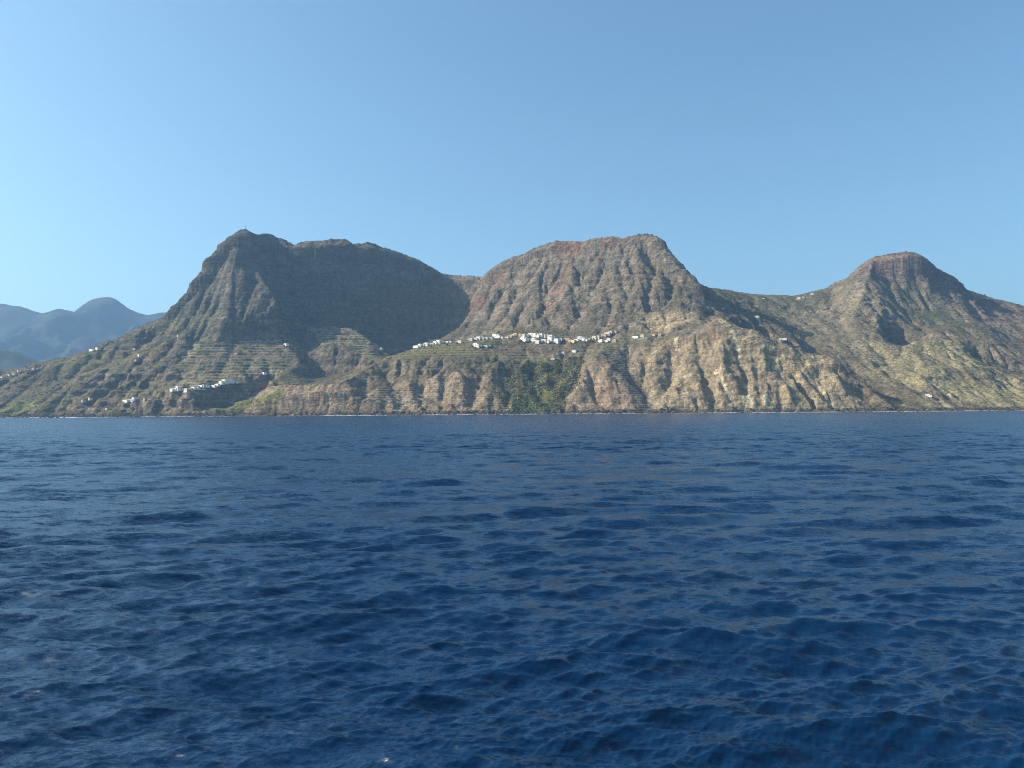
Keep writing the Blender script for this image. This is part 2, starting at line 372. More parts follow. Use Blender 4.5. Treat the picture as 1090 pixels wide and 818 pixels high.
# ------------------------------------------------------------------ rain: droplets cut gullies
def erode(Hc, cell, drops, steps, batches, strength):
    ny, nx = Hc.shape; Hc = Hc / cell
    hard = (1 - 0.85 * calm)
    for b in range(batches):
        x = rng.uniform(2, nx - 3, drops); y = rng.uniform(2, ny - 3, drops)
        dx = np.zeros(drops); dy = np.zeros(drops); w = np.ones(drops); s = np.zeros(drops); v = np.ones(drops)
        acc = np.zeros(nx * ny)
        for k in range(steps):
            i = x.astype(int); j = y.astype(int); fx = x - i; fy = y - j
            a = Hc[j, i]; c = Hc[j, i + 1]; d = Hc[j + 1, i]; e = Hc[j + 1, i + 1]
            gx = (c - a) * (1 - fy) + (e - d) * fy; gy = (d - a) * (1 - fx) + (e - c) * fx
            h0 = a * (1 - fx) * (1 - fy) + c * fx * (1 - fy) + d * (1 - fx) * fy + e * fx * fy
            dx = dx * 0.15 - gx * 0.85; dy = dy * 0.15 - gy * 0.85
            n = np.hypot(dx, dy) + 1e-9; ux = dx / n; uy = dy / n
            xn = np.clip(x + ux, 1, nx - 3); yn = np.clip(y + uy, 1, ny - 3)
            h1 = bilin(Hc, xn, yn); dh = h1 - h0
            cap = np.maximum(-dh, 0.01) * v * w * 3.0
            dep = np.where(dh > 0, np.minimum(dh, s), np.where(s > cap, (s - cap) * 0.25, 0))
            ero = np.where((dh <= 0) & (s <= cap), np.minimum((cap - s) * 0.3, -dh), 0) * strength * hard[j, i]
            ero = np.where(h0 < 0.3, 0, ero)
            q = dep - ero; s = s - q
            id0 = j * nx + i
            acc += np.bincount(id0, q * (1 - fx) * (1 - fy), nx * ny) + np.bincount(id0 + 1, q * fx * (1 - fy), nx * ny) \
                 + np.bincount(id0 + nx, q * (1 - fx) * fy, nx * ny) + np.bincount(id0 + nx + 1, q * fx * fy, nx * ny)
            v = np.clip(np.sqrt(np.maximum(v * v - dh * 1.5, 0.02)), 0, 2.5); w *= 0.975
            x, y = xn, yn
        A = acc.reshape(ny, nx)
        Hc = Hc + np.clip(A, -0.6, 0.6)
        if b % 3 == 2: Hc = Hc * 0.9 + blur(Hc) * 0.1
    return Hc * cell
G16 = resample(H, RES, 16.0); calm8 = calm; calm = resample(calm, RES, 16.0)
E16 = erode(G16, 16.0, 9000, 50, 5, 0.07)
calm = calm8
H = H + resample(blur(E16 - G16, 1), 16.0, RES)
H = erode(H, RES, 20000, 30, 2, 0.10)
print('eroded', time.time() - T0)

# pull ridge and shore lines back to where they belong after the rain
def corr(res):
    V, M = rasterise(res); Hs = resample(H, RES, res)
    if res < 32: M = M
    return np.where(M, V - Hs, 0), M
D = solve(8, [(64, 200), (32, 120), (16, 60), (8, 30)], corr)
H = H + blur(D, 1) * 0.97 * (0.25 + 0.75 * land)

# ------------------------------------------------------------------ finer terrain grid, ledges and field terraces
R4 = 3.2
HF = resample(H, RES, R4)
nyf, nxf = HF.shape
FX, FY = np.meshgrid(X0 + np.arange(nxf) * R4, Y0 + np.arange(nyf) * R4)
slf = blur(slope_of(HF, R4), 4)
landf = smooth(0, 25, FY - shore_y(FX, FY))
zf = {k: resample(zone_mask(k, GX, GY, 0.1 if k == 'strip' else 0.45) * (flat0 if k in ('farm', 'lowfarm') else 1), RES, R4) for k in ZONES}
def stepped(Hc, st, sharp, off=0.0):
    q = (Hc + off) / st; f = q - np.floor(q)
    return (np.floor(q) + np.clip((f - 0.5) * sharp + 0.5, 0, 1)) * st - off
n1 = fbm(FX, FY, 420.0, 3); n2 = fbm(FX, FY, 55.0, 3); n3 = fbm(FX + 333, FY, 900.0, 2)
HS = stepped(HF, 31.0, 3.2, 16 * n1 + 6 * n2)
HS2 = stepped(HF, 11.0, 2.2, 9 * n1 + 3 * n2 + 4)
rocky = smooth(0.5, 0.95, slf) * landf * smooth(-0.5, 0.1, n3 + 0.25 * n2)
west = smooth(340, 300, W0 / 2 + FX / FY * FPX) + 0.6 * smooth(900, 940, W0 / 2 + FX / FY * FPX) * smooth(330, 420, HF)
HF = HF + rocky * ((HS - HF) * (0.22 + 0.55 * west) + (HS2 - HF) * (0.2 + 0.2 * west))
fm = np.clip(zf['farm'] + zf['shelf'] * 0.6 + zf['strip'] + zf['lowfarm'], 0, 1)
HT = np.where(zf['farm'] + zf['shelf'] > 0.3, stepped(HF, 12.0, 2.6, 5 * n1 + 4), stepped(HF, 7.5, 2.6, 5 * n1))
HF = HF + fm * (HT - HF) * 0.85
fine = fbm(FX, FY, 28.0, 3)
HF = HF + landf * (1 - 0.9 * fm) * np.clip(slf, 0.05, 1.1) * smooth(-0.35, 0.25, n3 + n2) * (0.42 - worley(FX + 8 * n2, FY * 0.7 + 12 * fine, 24.0)) * 10.0
HF = HF + landf * (1 - 0.8 * fm) * (fine * 3.2 * np.clip(slf, 0.25, 1.2) + np.abs(perlin(FX / 13.0, FY / 13.0)) * 2.0 * np.clip(slf, 0.1, 1))
sd = FY - shore_y(FX, FY)
HF = HF + smooth(-25, 5, sd) * smooth(60, 15, sd) * (fbm(FX, FY, 45.0, 3, 0.6, True) - 0.15) * 7.0
# crests keep their outline: a rounded cap along each of them
for ln in CREST:
    for a_, b_ in zip(ln[:-1], ln[1:]):
        n = max(2, int(math.hypot(b_[0] - a_[0], b_[1] - a_[1]) / 5.0))
        for t in np.linspace(0, 1, n):
            cx, cy, cz = (a_[k] + (b_[k] - a_[k]) * t for k in range(3))
            cz += 7.0 * float(perlin(np.array([cx / 22.0]), np.array([cy / 22.0]))[0]) + 4.5 * float(perlin(np.array([cx / 8.0]), np.array([cy / 8.0]))[0])
            i = int((cx - X0) / R4); j = int((cy - Y0) / R4)
            if i < 12 or j < 12 or i > nxf - 13 or j > nyf - 13: continue
            s = np.s_[j - 12:j + 13, i - 12:i + 13]
            HF[s] = np.maximum(HF[s], cz - 1.0 - 0.95 * np.hypot(FX[s] - cx, FY[s] - cy) * (0.8 + 0.25 * n2[s]))
def ground(x, y):
    return bilin(HF, (np.asarray(x) - X0) / R4, (np.asarray(y) - Y0) / R4)
def hit(px, py, far=4900.0, near=2250.0):
    ys = np.arange(near, far, 3.0)
    a = at(px, py, 1000.0)
    xs = a[0] / 1000.0 * ys; zs = CAM_Z + (a[2] - CAM_Z) / 1000.0 * ys
    g = ground(xs, ys); k = np.argmax(g >= zs)
    if not (g >= zs).any(): return None
    return float(xs[k]), float(ys[k]), float(g[k])

    h_ = hit(*q_); print(q_, [round(v) for v in h_], {k: round(float(bilin(zf[k], (h_[0]-X0)/R4, (h_[1]-Y0)/R4)), 2) for k in zf})
# ------------------------------------------------------------------ natural colours of rock, soil and scrub
def lerp(A, B, m): return A * (1 - m[..., None]) + np.array(B) * m[..., None]
c1 = fbm(FX, FY, 500.0, 4); c2 = fbm(FX + 500, FY + 80, 120.0, 4); c3 = fbm(FX, FY + 4000, 30.0, 3)
px_f = W0 / 2 + FX / FY * FPX
col = np.ones((nyf, nxf, 3)) * np.array((0.165, 0.14, 0.112))
col = lerp(col, (0.115, 0.10, 0.085), smooth(-0.2, 0.4, c1))
band = fbm(HF * 1.0, FX * 0.05, 26.0, 3)
col = lerp(col, (0.21, 0.175, 0.14), smooth(0.0, 0.35, band) * smooth(0.4, 0.9, slf) * 0.6)
col = lerp(col, (0.085, 0.078, 0.066), smooth(0.0, -0.35, band) * smooth(0.4, 0.9, slf) * 0.55)
veg = 1.0 * smooth(1.05, 0.45, slf + 0.45 * c2 + 0.25 * c3)
col = lerp(col, (0.108, 0.097, 0.062), veg * 0.8)
col = lerp(col, (0.062, 0.062, 0.038), smooth(0.15, 0.4, c3 + 0.4 * c2) * veg * 0.6)
def tint(rgb, pts, k=1.0, noise=0.5):
    """soil or rock of another kind round each listed spot of the ground: (px, py, radius m[, stretch])"""
    global col
    m = np.zeros((nyf, nxf))
    for p in pts:
        h = hit(p[0], p[1])
        if h is None: continue
        r = p[2]; sx = p[3] if len(p) > 3 else 1.0
        i0 = max(0, int((h[0] - 2.2 * r * sx - X0) / R4)); i1 = min(nxf, int((h[0] + 2.2 * r * sx - X0) / R4))
        j0 = max(0, int((h[1] - 2.6 * r - Y0) / R4)); j1 = min(nyf, int((h[1] + 2.6 * r - Y0) / R4))
        if i1 <= i0 or j1 <= j0: continue
        s = np.s_[j0:j1, i0:i1]
        d = np.sqrt(((FX[s] - h[0]) / (r * sx)) ** 2 + ((FY[s] - h[1]) / (1.3 * r)) ** 2 + ((HF[s] - h[2]) / (1.1 * r)) ** 2)
        m[s] = np.maximum(m[s], 1 - smooth(0.6, 1.25, d + noise * (c2[s] + 0.5 * c3[s])))
    col = lerp(col, rgb, m * k)
col = lerp(col, (0.082, 0.084, 0.076), smooth(500, 440, px_f + 60 * c1) * smooth(200, 330, HF + 40 * c2) * smooth(3000, 3080, FY) * 0.62)   # dark basalt of the western massif; its colour also deepens the bowl's shade
# coast: warm brown and pinkish cliff rock
coast = smooth(330, 60, FY - shore_y(FX, FY)) * smooth(0.35, 0.7, slf + 0.2 * c2) * smooth(250, 300, px_f)
col = lerp(col, (0.22, 0.17, 0.125), coast * 0.8)
tint((0.27, 0.205, 0.155), [(640, 395, 70), (625, 410, 60), (620, 425, 50), (650, 425, 45), (640, 410, 60), (660, 432, 40), (485, 405, 55), (470, 415, 50), (495, 418, 50), (490, 430, 45), (320, 425, 60), (295, 428, 50), (350, 427, 60)], 0.75)
tint((0.265, 0.215, 0.155), [(700, 380, 90), (720, 400, 100), (745, 380, 90), (740, 425, 90), (775, 410, 90), (760, 365, 80), (700, 425, 60), (800, 380, 90), (820, 400, 100), (845, 390, 90), (870, 400, 90), (880, 420, 80), (900, 425, 60), (830, 425, 80), (800, 425, 70), (705, 345, 90), (790, 365, 80)], 0.85)
tint((0.32, 0.26, 0.175), [(830, 385, 70), (855, 398, 60), (870, 395, 60), (845, 425, 45), (815, 432, 40), (885, 405, 50), (735, 338, 60, 1.5), (710, 343, 50, 1.5)], 0.7)
# pale ravine streaks
tint((0.58, 0.50, 0.37), [(719, 362, 9), (720, 367, 9), (721, 373, 8), (763, 397, 10), (767, 405, 9), (772, 414, 10), (776, 424, 9), (781, 432, 10), (787, 437, 9), (779, 353, 9), (782, 361, 9), (785, 372, 9), (787, 380, 9),
     (795, 423, 14), (797, 431, 14), (814, 424, 9), (816, 430, 9), (818, 436, 9), (862, 403, 9), (867, 408, 9), (872, 413, 9), (876, 418, 9), (866, 380, 8), (860, 388, 7), (884, 432, 8), (888, 437, 8), (840, 437, 8), (770, 343, 12, 1.4), (775, 346, 10, 1.4),
     (1034, 418, 13, 1.6), (1010, 420, 10), (1040, 424, 8), (813, 368, 8), (822, 376, 9), (829, 383, 8)], 0.8, 0.3)
tint((0.36, 0.29, 0.14), [(768, 341, 14), (775, 345, 14), (975, 404, 30), (970, 398, 26), (982, 375, 26), (1075, 410, 30), (955, 430, 22), (565, 384, 14, 2), (572, 384, 10, 2), (985, 390, 26)], 0.6)
# right hill: pale straw-coloured scrub
tint((0.25, 0.225, 0.14), [(1000, 375, 130), (1030, 380, 120), (985, 395, 120), (1010, 410, 110), (1040, 420, 100), (1075, 415, 90), (1090, 425, 90), (960, 400, 110), (950, 385, 110), (1060, 430, 60), (930, 370, 90), (995, 430, 50)], 0.8)
tint((0.19, 0.165, 0.12), [(900, 330, 200), (870, 340, 200), (910, 360, 160), (880, 365, 140), (940, 380, 120), (925, 390, 100), (860, 350, 150)], 0.6)
# red volcanic rock
tint((0.20, 0.10, 0.078), [(599, 270, 55, 0.8), (604, 285, 50, 0.6), (597, 300, 55, 0.6), (592, 312, 50, 0.7), (603, 262, 60, 1), (650, 254, 45, 1.4), (660, 254, 35, 1.4), (508, 322, 60, 0.7), (500, 330, 50, 0.6), (585, 325, 45, 0.8), (530, 300, 40)], 0.42, 0.8)
tint((0.24, 0.135, 0.10), [(1085, 322, 80), (1070, 320, 60), (1015, 295, 60), (1000, 290, 50), (940, 283, 60), (960, 275, 50), (612, 262, 60), (860, 302, 0.1)], 0.5, 0.7)
tint((0.13, 0.10, 0.09), [(1000, 300, 180), (1040, 325, 150), (960, 290, 120), (920, 285, 80), (1060, 330, 130), (1080, 340, 100)], 0.55)
tint((0.075, 0.085, 0.05), [(975, 320, 130), (990, 335, 110), (1010, 345, 90), (1050, 385, 70), (1060, 395, 50), (960, 330, 80), (800, 330, 200), (830, 325, 200)], 0.55)
tint((0.11, 0.105, 0.07), [(120, 385, 150), (150, 370, 150), (80, 400, 140), (40, 415, 140), (190, 360, 160), (210, 345, 120), (160, 400, 120), (230, 330, 80), (200, 370, 130), (60, 395, 100), (20, 400, 120)], 0.5)
tint((0.13, 0.125, 0.065), [(70, 388, 50, 3), (95, 382, 50, 2), (150, 376, 40, 2), (120, 388, 40, 2), (60, 430, 50, 2), (62, 426, 30), (180, 352, 60, 1)], 0.6)
# fields
f = zf['farm']; ph = (HF + 5 * n1 + 4) / 12.0; lev = np.floor(ph + 0.5); phf = ph + 0.5 - lev
plot = np.sin(lev * 12.9 + np.floor((FX + 30 * n2 + 17 * lev) / 46.0) * 4.1)
col = lerp(col, (0.125, 0.105, 0.085), f * 0.85)
col = lerp(col, (0.06, 0.075, 0.036), f * (plot > 0.2) * 0.75)
col = lerp(col, (0.15, 0.15, 0.075), f * (plot < -0.75) * 0.6)
col = lerp(col, (0.13, 0.118, 0.07), zf['shelf'] * 0.75)
col = lerp(col, (0.20, 0.165, 0.12), zf['lowfarm'] * 0.6)
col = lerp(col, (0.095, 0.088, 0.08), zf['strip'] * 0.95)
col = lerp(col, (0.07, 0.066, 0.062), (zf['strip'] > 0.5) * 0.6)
tint((0.105, 0.08, 0.07), [(580, 368, 60, 1.6), (555, 374, 50, 1.4), (600, 374, 40, 1.4), (540, 368, 50, 1.3)], 0.8)
tint((0.055, 0.06, 0.035), [(520, 368, 35, 1.6), (545, 366, 30, 1.4), (620, 367, 25, 1.6), (512, 390, 50, 1.5), (530, 388, 50, 1.5), (600, 388, 50, 1.4), (560, 392, 60, 1.5)], 0.6)
tint((0.15, 0.14, 0.07), [(450, 374, 60, 1.6), (480, 374, 60, 1.6), (425, 378, 50, 1.4), (395, 392, 30, 1.5), (375, 400, 22, 1.6), (360, 405, 16, 1.6), (300, 397, 40), (290, 407, 30)], 0.6)
tint((0.15, 0.16, 0.06), [(250, 433, 35, 1.4), (265, 431, 35, 1.4), (280, 428, 30, 1.2), (235, 436, 20, 1.5), (295, 420, 20), (20, 437, 60)], 0.8)
col = lerp(col, (0.085, 0.085, 0.045), zf['green'] * 0.7)
tint((0.11, 0.13, 0.035), [(570, 432, 30, 1.3), (590, 428, 30), (550, 434, 26, 1.2), (580, 420, 24)], 0.6)
# steep walls of the field terraces: grey stone
wallm = fm * smooth(0.5, 1.1, slope_of(HF, R4))
col = lerp(col, (0.27, 0.235, 0.19), wallm * 0.65 * (c3 > -0.1))
# dark wet rocks and shingle by the water
col = lerp(col, (0.085, 0.078, 0.07), smooth(15, 7, HF + 4 * c3) * 0.9)
col *= (1 + 0.28 * c3 + 0.18 * c2)[..., None] * np.array((1.21, 1.125, 0.96))
col = np.clip(col, 0.02, 0.6)

px_edge = np.abs(FX) < FY * 0.80 + 60
vis = px_edge & (FY > shore_y(FX, FY) - 60)
keep = vis[:-1, :-1] & vis[1:, 1:] & vis[:-1, 1:] & vis[1:, :-1]
idx = np.arange(nyf * nxf).reshape(nyf, nxf)
q = np.stack([idx[:-1, :-1][keep], idx[:-1, 1:][keep], idx[1:, 1:][keep], idx[1:, :-1][keep]], 1)
used = np.unique(q); remap = np.full(nyf * nxf, -1); remap[used] = np.arange(len(used))
# small sideways offset breaks the regular grid
JX = FX + landf * 1.5 * perlin(FX / 9.0, FY / 9.0 + 50); JY = FY + landf * 1.5 * perlin(FX / 9.0 + 90, FY / 9.0)
co = np.stack([JX.ravel()[used], JY.ravel()[used], HF.ravel()[used]], 1)

rock, rn, rl, rb = new_mat('volcanic_rock_and_scrub', rough=1.0, spec=0.05)
at_n = rn.new('ShaderNodeAttribute'); at_n.attribute_name = 'tint'
tc = rn.new('ShaderNodeTexCoord')
def noise_node(scale, detail=6, rough=0.6, stretch=None):
    n = rn.new('ShaderNodeTexNoise'); n.inputs['Scale'].default_value = scale; n.inputs['Detail'].default_value = detail; n.inputs['Roughness'].default_value = rough
    if stretch:
        mp = rn.new('ShaderNodeMapping'); mp.inputs['Scale'].default_value = stretch; rl.new(tc.outputs['Object'], mp.inputs['Vector']); rl.new(mp.outputs[0], n.inputs['Vector'])
    else: rl.new(tc.outputs['Object'], n.inputs['Vector'])
    return n
def ramp(src, a, b, ca, cb):
    r = rn.new('ShaderNodeMapRange'); r.inputs['From Min'].default_value = a; r.inputs['From Max'].default_value = b
    r.inputs['To Min'].default_value = ca; r.inputs['To Max'].default_value = cb; rl.new(src, r.inputs['Value']); return r.outputs[0]
def mulc(cin, fac):
    v = rn.new('ShaderNodeVectorMath'); v.operation = 'SCALE'; rl.new(cin, v.inputs[0]); rl.new(fac, v.inputs['Scale']); return v.outputs[0]
nA = noise_node(0.09, 5, 0.65); nB = noise_node(0.02, 6, 0.6); nC = noise_node(0.05, 4, 0.6, (1, 1, 3.5))
c = mulc(at_n.outputs['Color'], ramp(nA.outputs[0], 0.32, 0.68, 0.55, 1.45))
c = mulc(c, ramp(nB.outputs[0], 0.3, 0.7, 0.8, 1.2))
# horizontal rock beds, with shade under ledges painted in, and the dry walls of the field terraces
al = rn.new('ShaderNodeAttribute'); al.attribute_name = 'layers'; sp_ = rn.new('ShaderNodeSeparateXYZ'); rl.new(al.outputs['Vector'], sp_.inputs[0])
nS = noise_node(0.06, 5, 0.7, (0.22, 0.22, 1.4)); nS.inputs['Distortion'].default_value = 0.7; nS2 = noise_node(0.012, 3, 0.6)
def math_n(op, a_, b_):
    m = rn.new('ShaderNodeMath'); m.operation = op
    for k_, v_ in enumerate((a_, b_)):
        if v_ is None: continue
        if isinstance(v_, (int, float)): m.inputs[k_].default_value = v_
        else: rl.new(v_, m.inputs[k_])
    return m.outputs[0]
beds = math_n('MULTIPLY', math_n('SUBTRACT', ramp(nS.outputs[0], 0.36, 0.62, 0.45, 1.5), 1.0), math_n('MULTIPLY', sp_.outputs[2], ramp(nS2.outputs[0], 0.35, 0.6, 0.35, 1.0)))
c = mulc(c, math_n('ADD', beds, 1.0))
fr_ = math_n('FRACT', sp_.outputs[1], None)
tri = math_n('ABSOLUTE', math_n('SUBTRACT', fr_, 0.5), None)            # 0.5 at the tread, 0 half way up the wall
wobble = math_n('MULTIPLY', math_n('SUBTRACT', noise_node(0.035, 3, 0.6).outputs[0], 0.5), 0.5)
wl_ = ramp(math_n('ADD', tri, wobble), 0.12, 0.32, -0.42, 0.32)
c = mulc(c, math_n('ADD', math_n('MULTIPLY', math_n('MULTIPLY', wl_, ramp(noise_node(0.013, 4, 0.7).outputs[0], 0.38, 0.58, 0.15, 1.0)), sp_.outputs[0]), 1.0))
# small dark scrub dots
vo = rn.new('ShaderNodeTexVoronoi'); vo.inputs['Scale'].default_value = 0.11; vo.inputs['Randomness'].default_value = 1; rl.new(tc.outputs['Object'], vo.inputs['Vector'])
mx = rn.new('ShaderNodeMix'); mx.data_type = 'RGBA'
m_ = rn.new('ShaderNodeMath'); m_.operation = 'MULTIPLY'
rl.new(ramp(vo.outputs['Distance'], 0.25, 0.4, 1, 0), m_.inputs[0]); rl.new(ramp(nB.outputs[0], 0.45, 0.6, 0, 0.65), m_.inputs[1])
rl.new(m_.outputs[0], mx.inputs['Factor']); rl.new(c, mx.inputs['A']); mx.inputs['B'].default_value = (0.05, 0.058, 0.03, 1)
rl.new(mx.outputs['Result'], rb.inputs['Base Color'])
bp = rn.new('ShaderNodeBump'); bp.inputs['Distance'].default_value = 6.5; bp.inputs['Strength'].default_value = 1.0
ad = rn.new('ShaderNodeMath'); ad.operation = 'ADD'; rl.new(nA.outputs[0], ad.inputs[0]); rl.new(math_n('ADD', nC.outputs[0], math_n('MULTIPLY', nS.outputs[0], 1.2)), ad.inputs[1])
rl.new(ad.outputs[0], bp.inputs['Height']); rl.new(bp.outputs[0], rb.inputs['Normal'])

terrain = mesh_from('mountain_terrain', co, remap[q], rock)
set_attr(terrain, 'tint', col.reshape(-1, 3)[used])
phase = np.where(zf['farm'] + zf['shelf'] > 0.3, (HF + 5 * n1 + 4) / 12.0, (HF + 5 * n1) / 7.5)
set_attr(terrain, 'layers', np.stack([np.clip(zf['farm'] * 0.9 + zf['shelf'] * 0.45 + zf['strip'] + zf['lowfarm'] * 0.6 + 0.18 * veg, 0, 1), phase, smooth(0.35, 0.8, slf) * (1 - fm) * (0.45 + 0.55 * west)], 2).reshape(-1, 3)[used]); terrain['kind'] = 'structure'
print('terrain', len(co), time.time() - T0)

# ------------------------------------------------------------------ far hills, seen only through the haze on the left
def far_hills(name, sky_pts, Yc, depth, res, relief, green, seed):
    xs = np.arange(-10000 * Yc / 9000, 10000 * Yc / 9000, res); ys = np.arange(Yc - depth, Yc + depth, res)
    A, B = np.meshgrid(xs, ys)
    pxs = [p[0] for p in sky_pts]; hs = [at(p[0], p[1], Yc)[2] for p in sky_pts]
    xw = [at(p[0], p[1], Yc)[0] for p in sky_pts]
    crest = np.interp(A, xw, hs) + (12 * fbm(A, B * 0 + seed, 260.0, 3) + 16 * fbm(A, B * 0 + seed + 5, 900.0, 2)) * (relief / 400)
    t = (B - Yc) / depth
    prof = np.clip(1 - np.abs(t + 0.1 * perlin(A / 900 + seed, B / 900) * (np.abs(t) > 0.06)), 0, 1) ** 1.15
    rg = fbm(A + seed * 300, B, relief * 2.4, 5, 0.5, True)
    Z = crest * prof + (rg - 0.25) * relief * np.clip((np.abs(t) - 0.03) * 2.2, 0.04, 1)
    Z = np.where(Z < 5, -20, Z)
    m, n, l, b = new_mat(name, green, 1.0, 0.05)
    nt = n.new('ShaderNodeTexNoise'); nt.inputs['Scale'].default_value = 0.004; nt.inputs['Detail'].default_value = 6
    tcn = n.new('ShaderNodeTexCoord'); l.new(tcn.outputs['Object'], nt.inputs['Vector'])
    cr = n.new('ShaderNodeValToRGB'); cr.color_ramp.elements[0].color = (*[v * 0.6 for v in green], 1); cr.color_ramp.elements[1].color = (*[v * 1.5 for v in green], 1)
    cr.color_ramp.elements[0].position = 0.35; cr.color_ramp.elements[1].position = 0.65
    l.new(nt.outputs[0], cr.inputs[0]); l.new(cr.outputs[0], b.inputs['Base Color'])
    ny, nx = A.shape; ii = np.arange(ny * nx).reshape(ny, nx)
    qq = np.stack([ii[:-1, :-1].ravel(), ii[:-1, 1:].ravel(), ii[1:, 1:].ravel(), ii[1:, :-1].ravel()], 1)
    o = mesh_from(name, np.stack([A.ravel(), B.ravel(), Z.ravel()], 1), qq, m); o['kind'] = 'structure'
far_hills('far_hills', [(-500, 370), (-250, 345), (-120, 335), (-40, 326), (0, 322), (22, 325), (35, 331), (45, 334), (62, 330), (70, 331), (80, 332), (90, 324), (99, 318), (108, 316), (118, 316), (126, 319), (136, 327), (147, 332), (158, 334), (170, 333), (182, 333), (240, 345), (400, 380), (900, 400), (1600, 400)],
          11000, 2600, 32, 700, (0.045, 0.05, 0.042), 3)
far_hills('valley_hills', [(-500, 360), (-200, 366), (-60, 368), (0, 371), (18, 375), (35, 382), (50, 388), (80, 396), (140, 415), (400, 425), (900, 425), (1600, 425)],
          5950, 700, 18, 130, (0.075, 0.08, 0.055), 8)

# ------------------------------------------------------------------ the sea
NA = 1500
rr = [3.0]
while rr[-1] < 16000:
    r = rr[-1]; fr = float(np.interp(math.log(r), [math.log(50), math.log(150), math.log(500)], [0.9, 0.12, 0.035]))
    step = min(max(fr * r * r / (CAM_Z * FPX * 0.94), 0.03), 0.06 * r)
    if r > 2700: step = 0.08 * r
    rr.append(r + step)
rr = np.array(rr); stp = np.gradient(rr)
side = np.radians(np.linspace(37, 76, 90)[1:])
th = np.concatenate([-side[::-1], np.linspace(-math.radians(37), math.radians(37), NA - 178), side]); NA = len(th); dth = np.gradient(th)
TH, RR = np.meshgrid(th, rr); STP = np.repeat(stp[:, None], NA, 1)
SX, SY = RR * np.sin(TH), RR * np.cos(TH)
DX = np.zeros_like(SX); DY = np.zeros_like(SX); DZ = np.zeros_like(SX)
wr = np.random.default_rng(21)
WIND = math.radians(100)        # waves run towards and slightly across the boat
NW = 110
for k in range(NW):
    lam = 0.12 * (7.5 / 0.12) ** ((k + wr.random() * 0.8) / NW)
    spread = 0.24 + 0.2 * (lam < 3)
    a = WIND + wr.normal(0, spread) + math.pi
    kx, ky = math.cos(a) * 2 * math.pi / lam, math.sin(a) * 2 * math.pi / lam
    amp = lam * 0.0092 * (1.0 if lam < 2.0 else 1.05) * (1.0 if lam < 2.2 else (2.2 / lam) ** 0.45)
    if lam < 1.2: amp *= 1.25
    ph = kx * SX + ky * SY + wr.random() * 6.283
    eff = np.maximum(STP * abs(math.sin(a)), RR * dth[None, :] * abs(math.cos(a)))
    att = smooth(0.45, 0.2, eff / lam) * amp
    grp = 1.0
    cs = np.cos(ph); sn = np.sin(ph)
    DZ += att * sn; DX += att * 0.5 * math.cos(a) * cs; DY += att * 0.5 * math.sin(a) * cs
gust = 0.88 + 0.5 * fbm(SX * 0.5, SY, 16.0, 3)
SXo, SYo, SZo = SX + DX * gust, SY + DY * gust, DZ * gust
nr = len(rr); ii = np.arange(nr * NA).reshape(nr, NA)
qs = np.stack([ii[:-1, :-1].ravel(), ii[:-1, 1:].ravel(), ii[1:, 1:].ravel(), ii[1:, :-1].ravel()], 1)
wat, wn_, wlk, wb = new_mat('sea_water', (0.0026, 0.0225, 0.064), 0.24, 0.5)
wb.inputs['IOR'].default_value = 1.333
t2 = wn_.new('ShaderNodeTexCoord')
def wnoise(sx, sy, scale, detail, rough=0.6):
    mp = wn_.new('ShaderNodeMapping'); mp.inputs['Scale'].default_value = (sx, sy, 1); mp.inputs['Rotation'].default_value = (0, 0, 0.15)
    n = wn_.new('ShaderNodeTexNoise'); n.inputs['Scale'].default_value = scale; n.inputs['Detail'].default_value = detail; n.inputs['Roughness'].default_value = rough
    wlk.new(t2.outputs['Object'], mp.inputs['Vector']); wlk.new(mp.outputs[0], n.inputs['Vector']); return n.outputs[0]
def bump(h, dist, strength, prev=None):
    b = wn_.new('ShaderNodeBump'); b.inputs['Distance'].default_value = dist; b.inputs['Strength'].default_value = strength
    wlk.new(h, b.inputs['Height'])
    if prev: wlk.new(prev, b.inputs['Normal'])
    return b.outputs[0]
def wcol(sx, sy, scale, detail, amp):
    mp = wn_.new('ShaderNodeMapping'); mp.inputs['Scale'].default_value = (sx, sy, 1); mp.inputs['Rotation'].default_value = (0, 0, 0.12)
    n = wn_.new('ShaderNodeTexNoise'); n.inputs['Scale'].default_value = scale; n.inputs['Detail'].default_value = detail; n.inputs['Roughness'].default_value = 0.6
    wlk.new(t2.outputs['Object'], mp.inputs['Vector']); wlk.new(mp.outputs[0], n.inputs['Vector'])
    s = wn_.new('ShaderNodeVectorMath'); s.operation = 'SUBTRACT'; wlk.new(n.outputs['Color'], s.inputs[0]); s.inputs[1].default_value = (0.5, 0.5, 0.5)
    m = wn_.new('ShaderNodeVectorMath'); m.operation = 'MULTIPLY'; wlk.new(s.outputs[0], m.inputs[0]); m.inputs[1].default_value = (amp, amp, 0); return m.outputs[0]
def vadd(a_, b_):
    v = wn_.new('ShaderNodeVectorMath'); v.operation = 'ADD'; wlk.new(a_, v.inputs[0]); wlk.new(b_, v.inputs[1]); return v.outputs[0]
geo = wn_.new('ShaderNodeNewGeometry')
nn = vadd(vadd(geo.outputs['Normal'], wcol(0.28, 1.0, 0.22, 4, 0.55)), vadd(wcol(0.35, 1.0, 1.6, 4, 1.15), vadd(wcol(0.4, 1.0, 6.5, 3, 0.95), wcol(0.5, 1.0, 22.0, 2, 0.5))))
nz = wn_.new('ShaderNodeVectorMath'); nz.operation = 'NORMALIZE'; wlk.new(nn, nz.inputs[0]); wlk.new(nz.outputs[0], wb.inputs['Normal'])
sea = mesh_from('sea', np.stack([SXo.ravel(), SYo.ravel(), SZo.ravel()], 1), qs, wat); sea['kind'] = 'structure'
print('sea', nr, time.time() - T0)
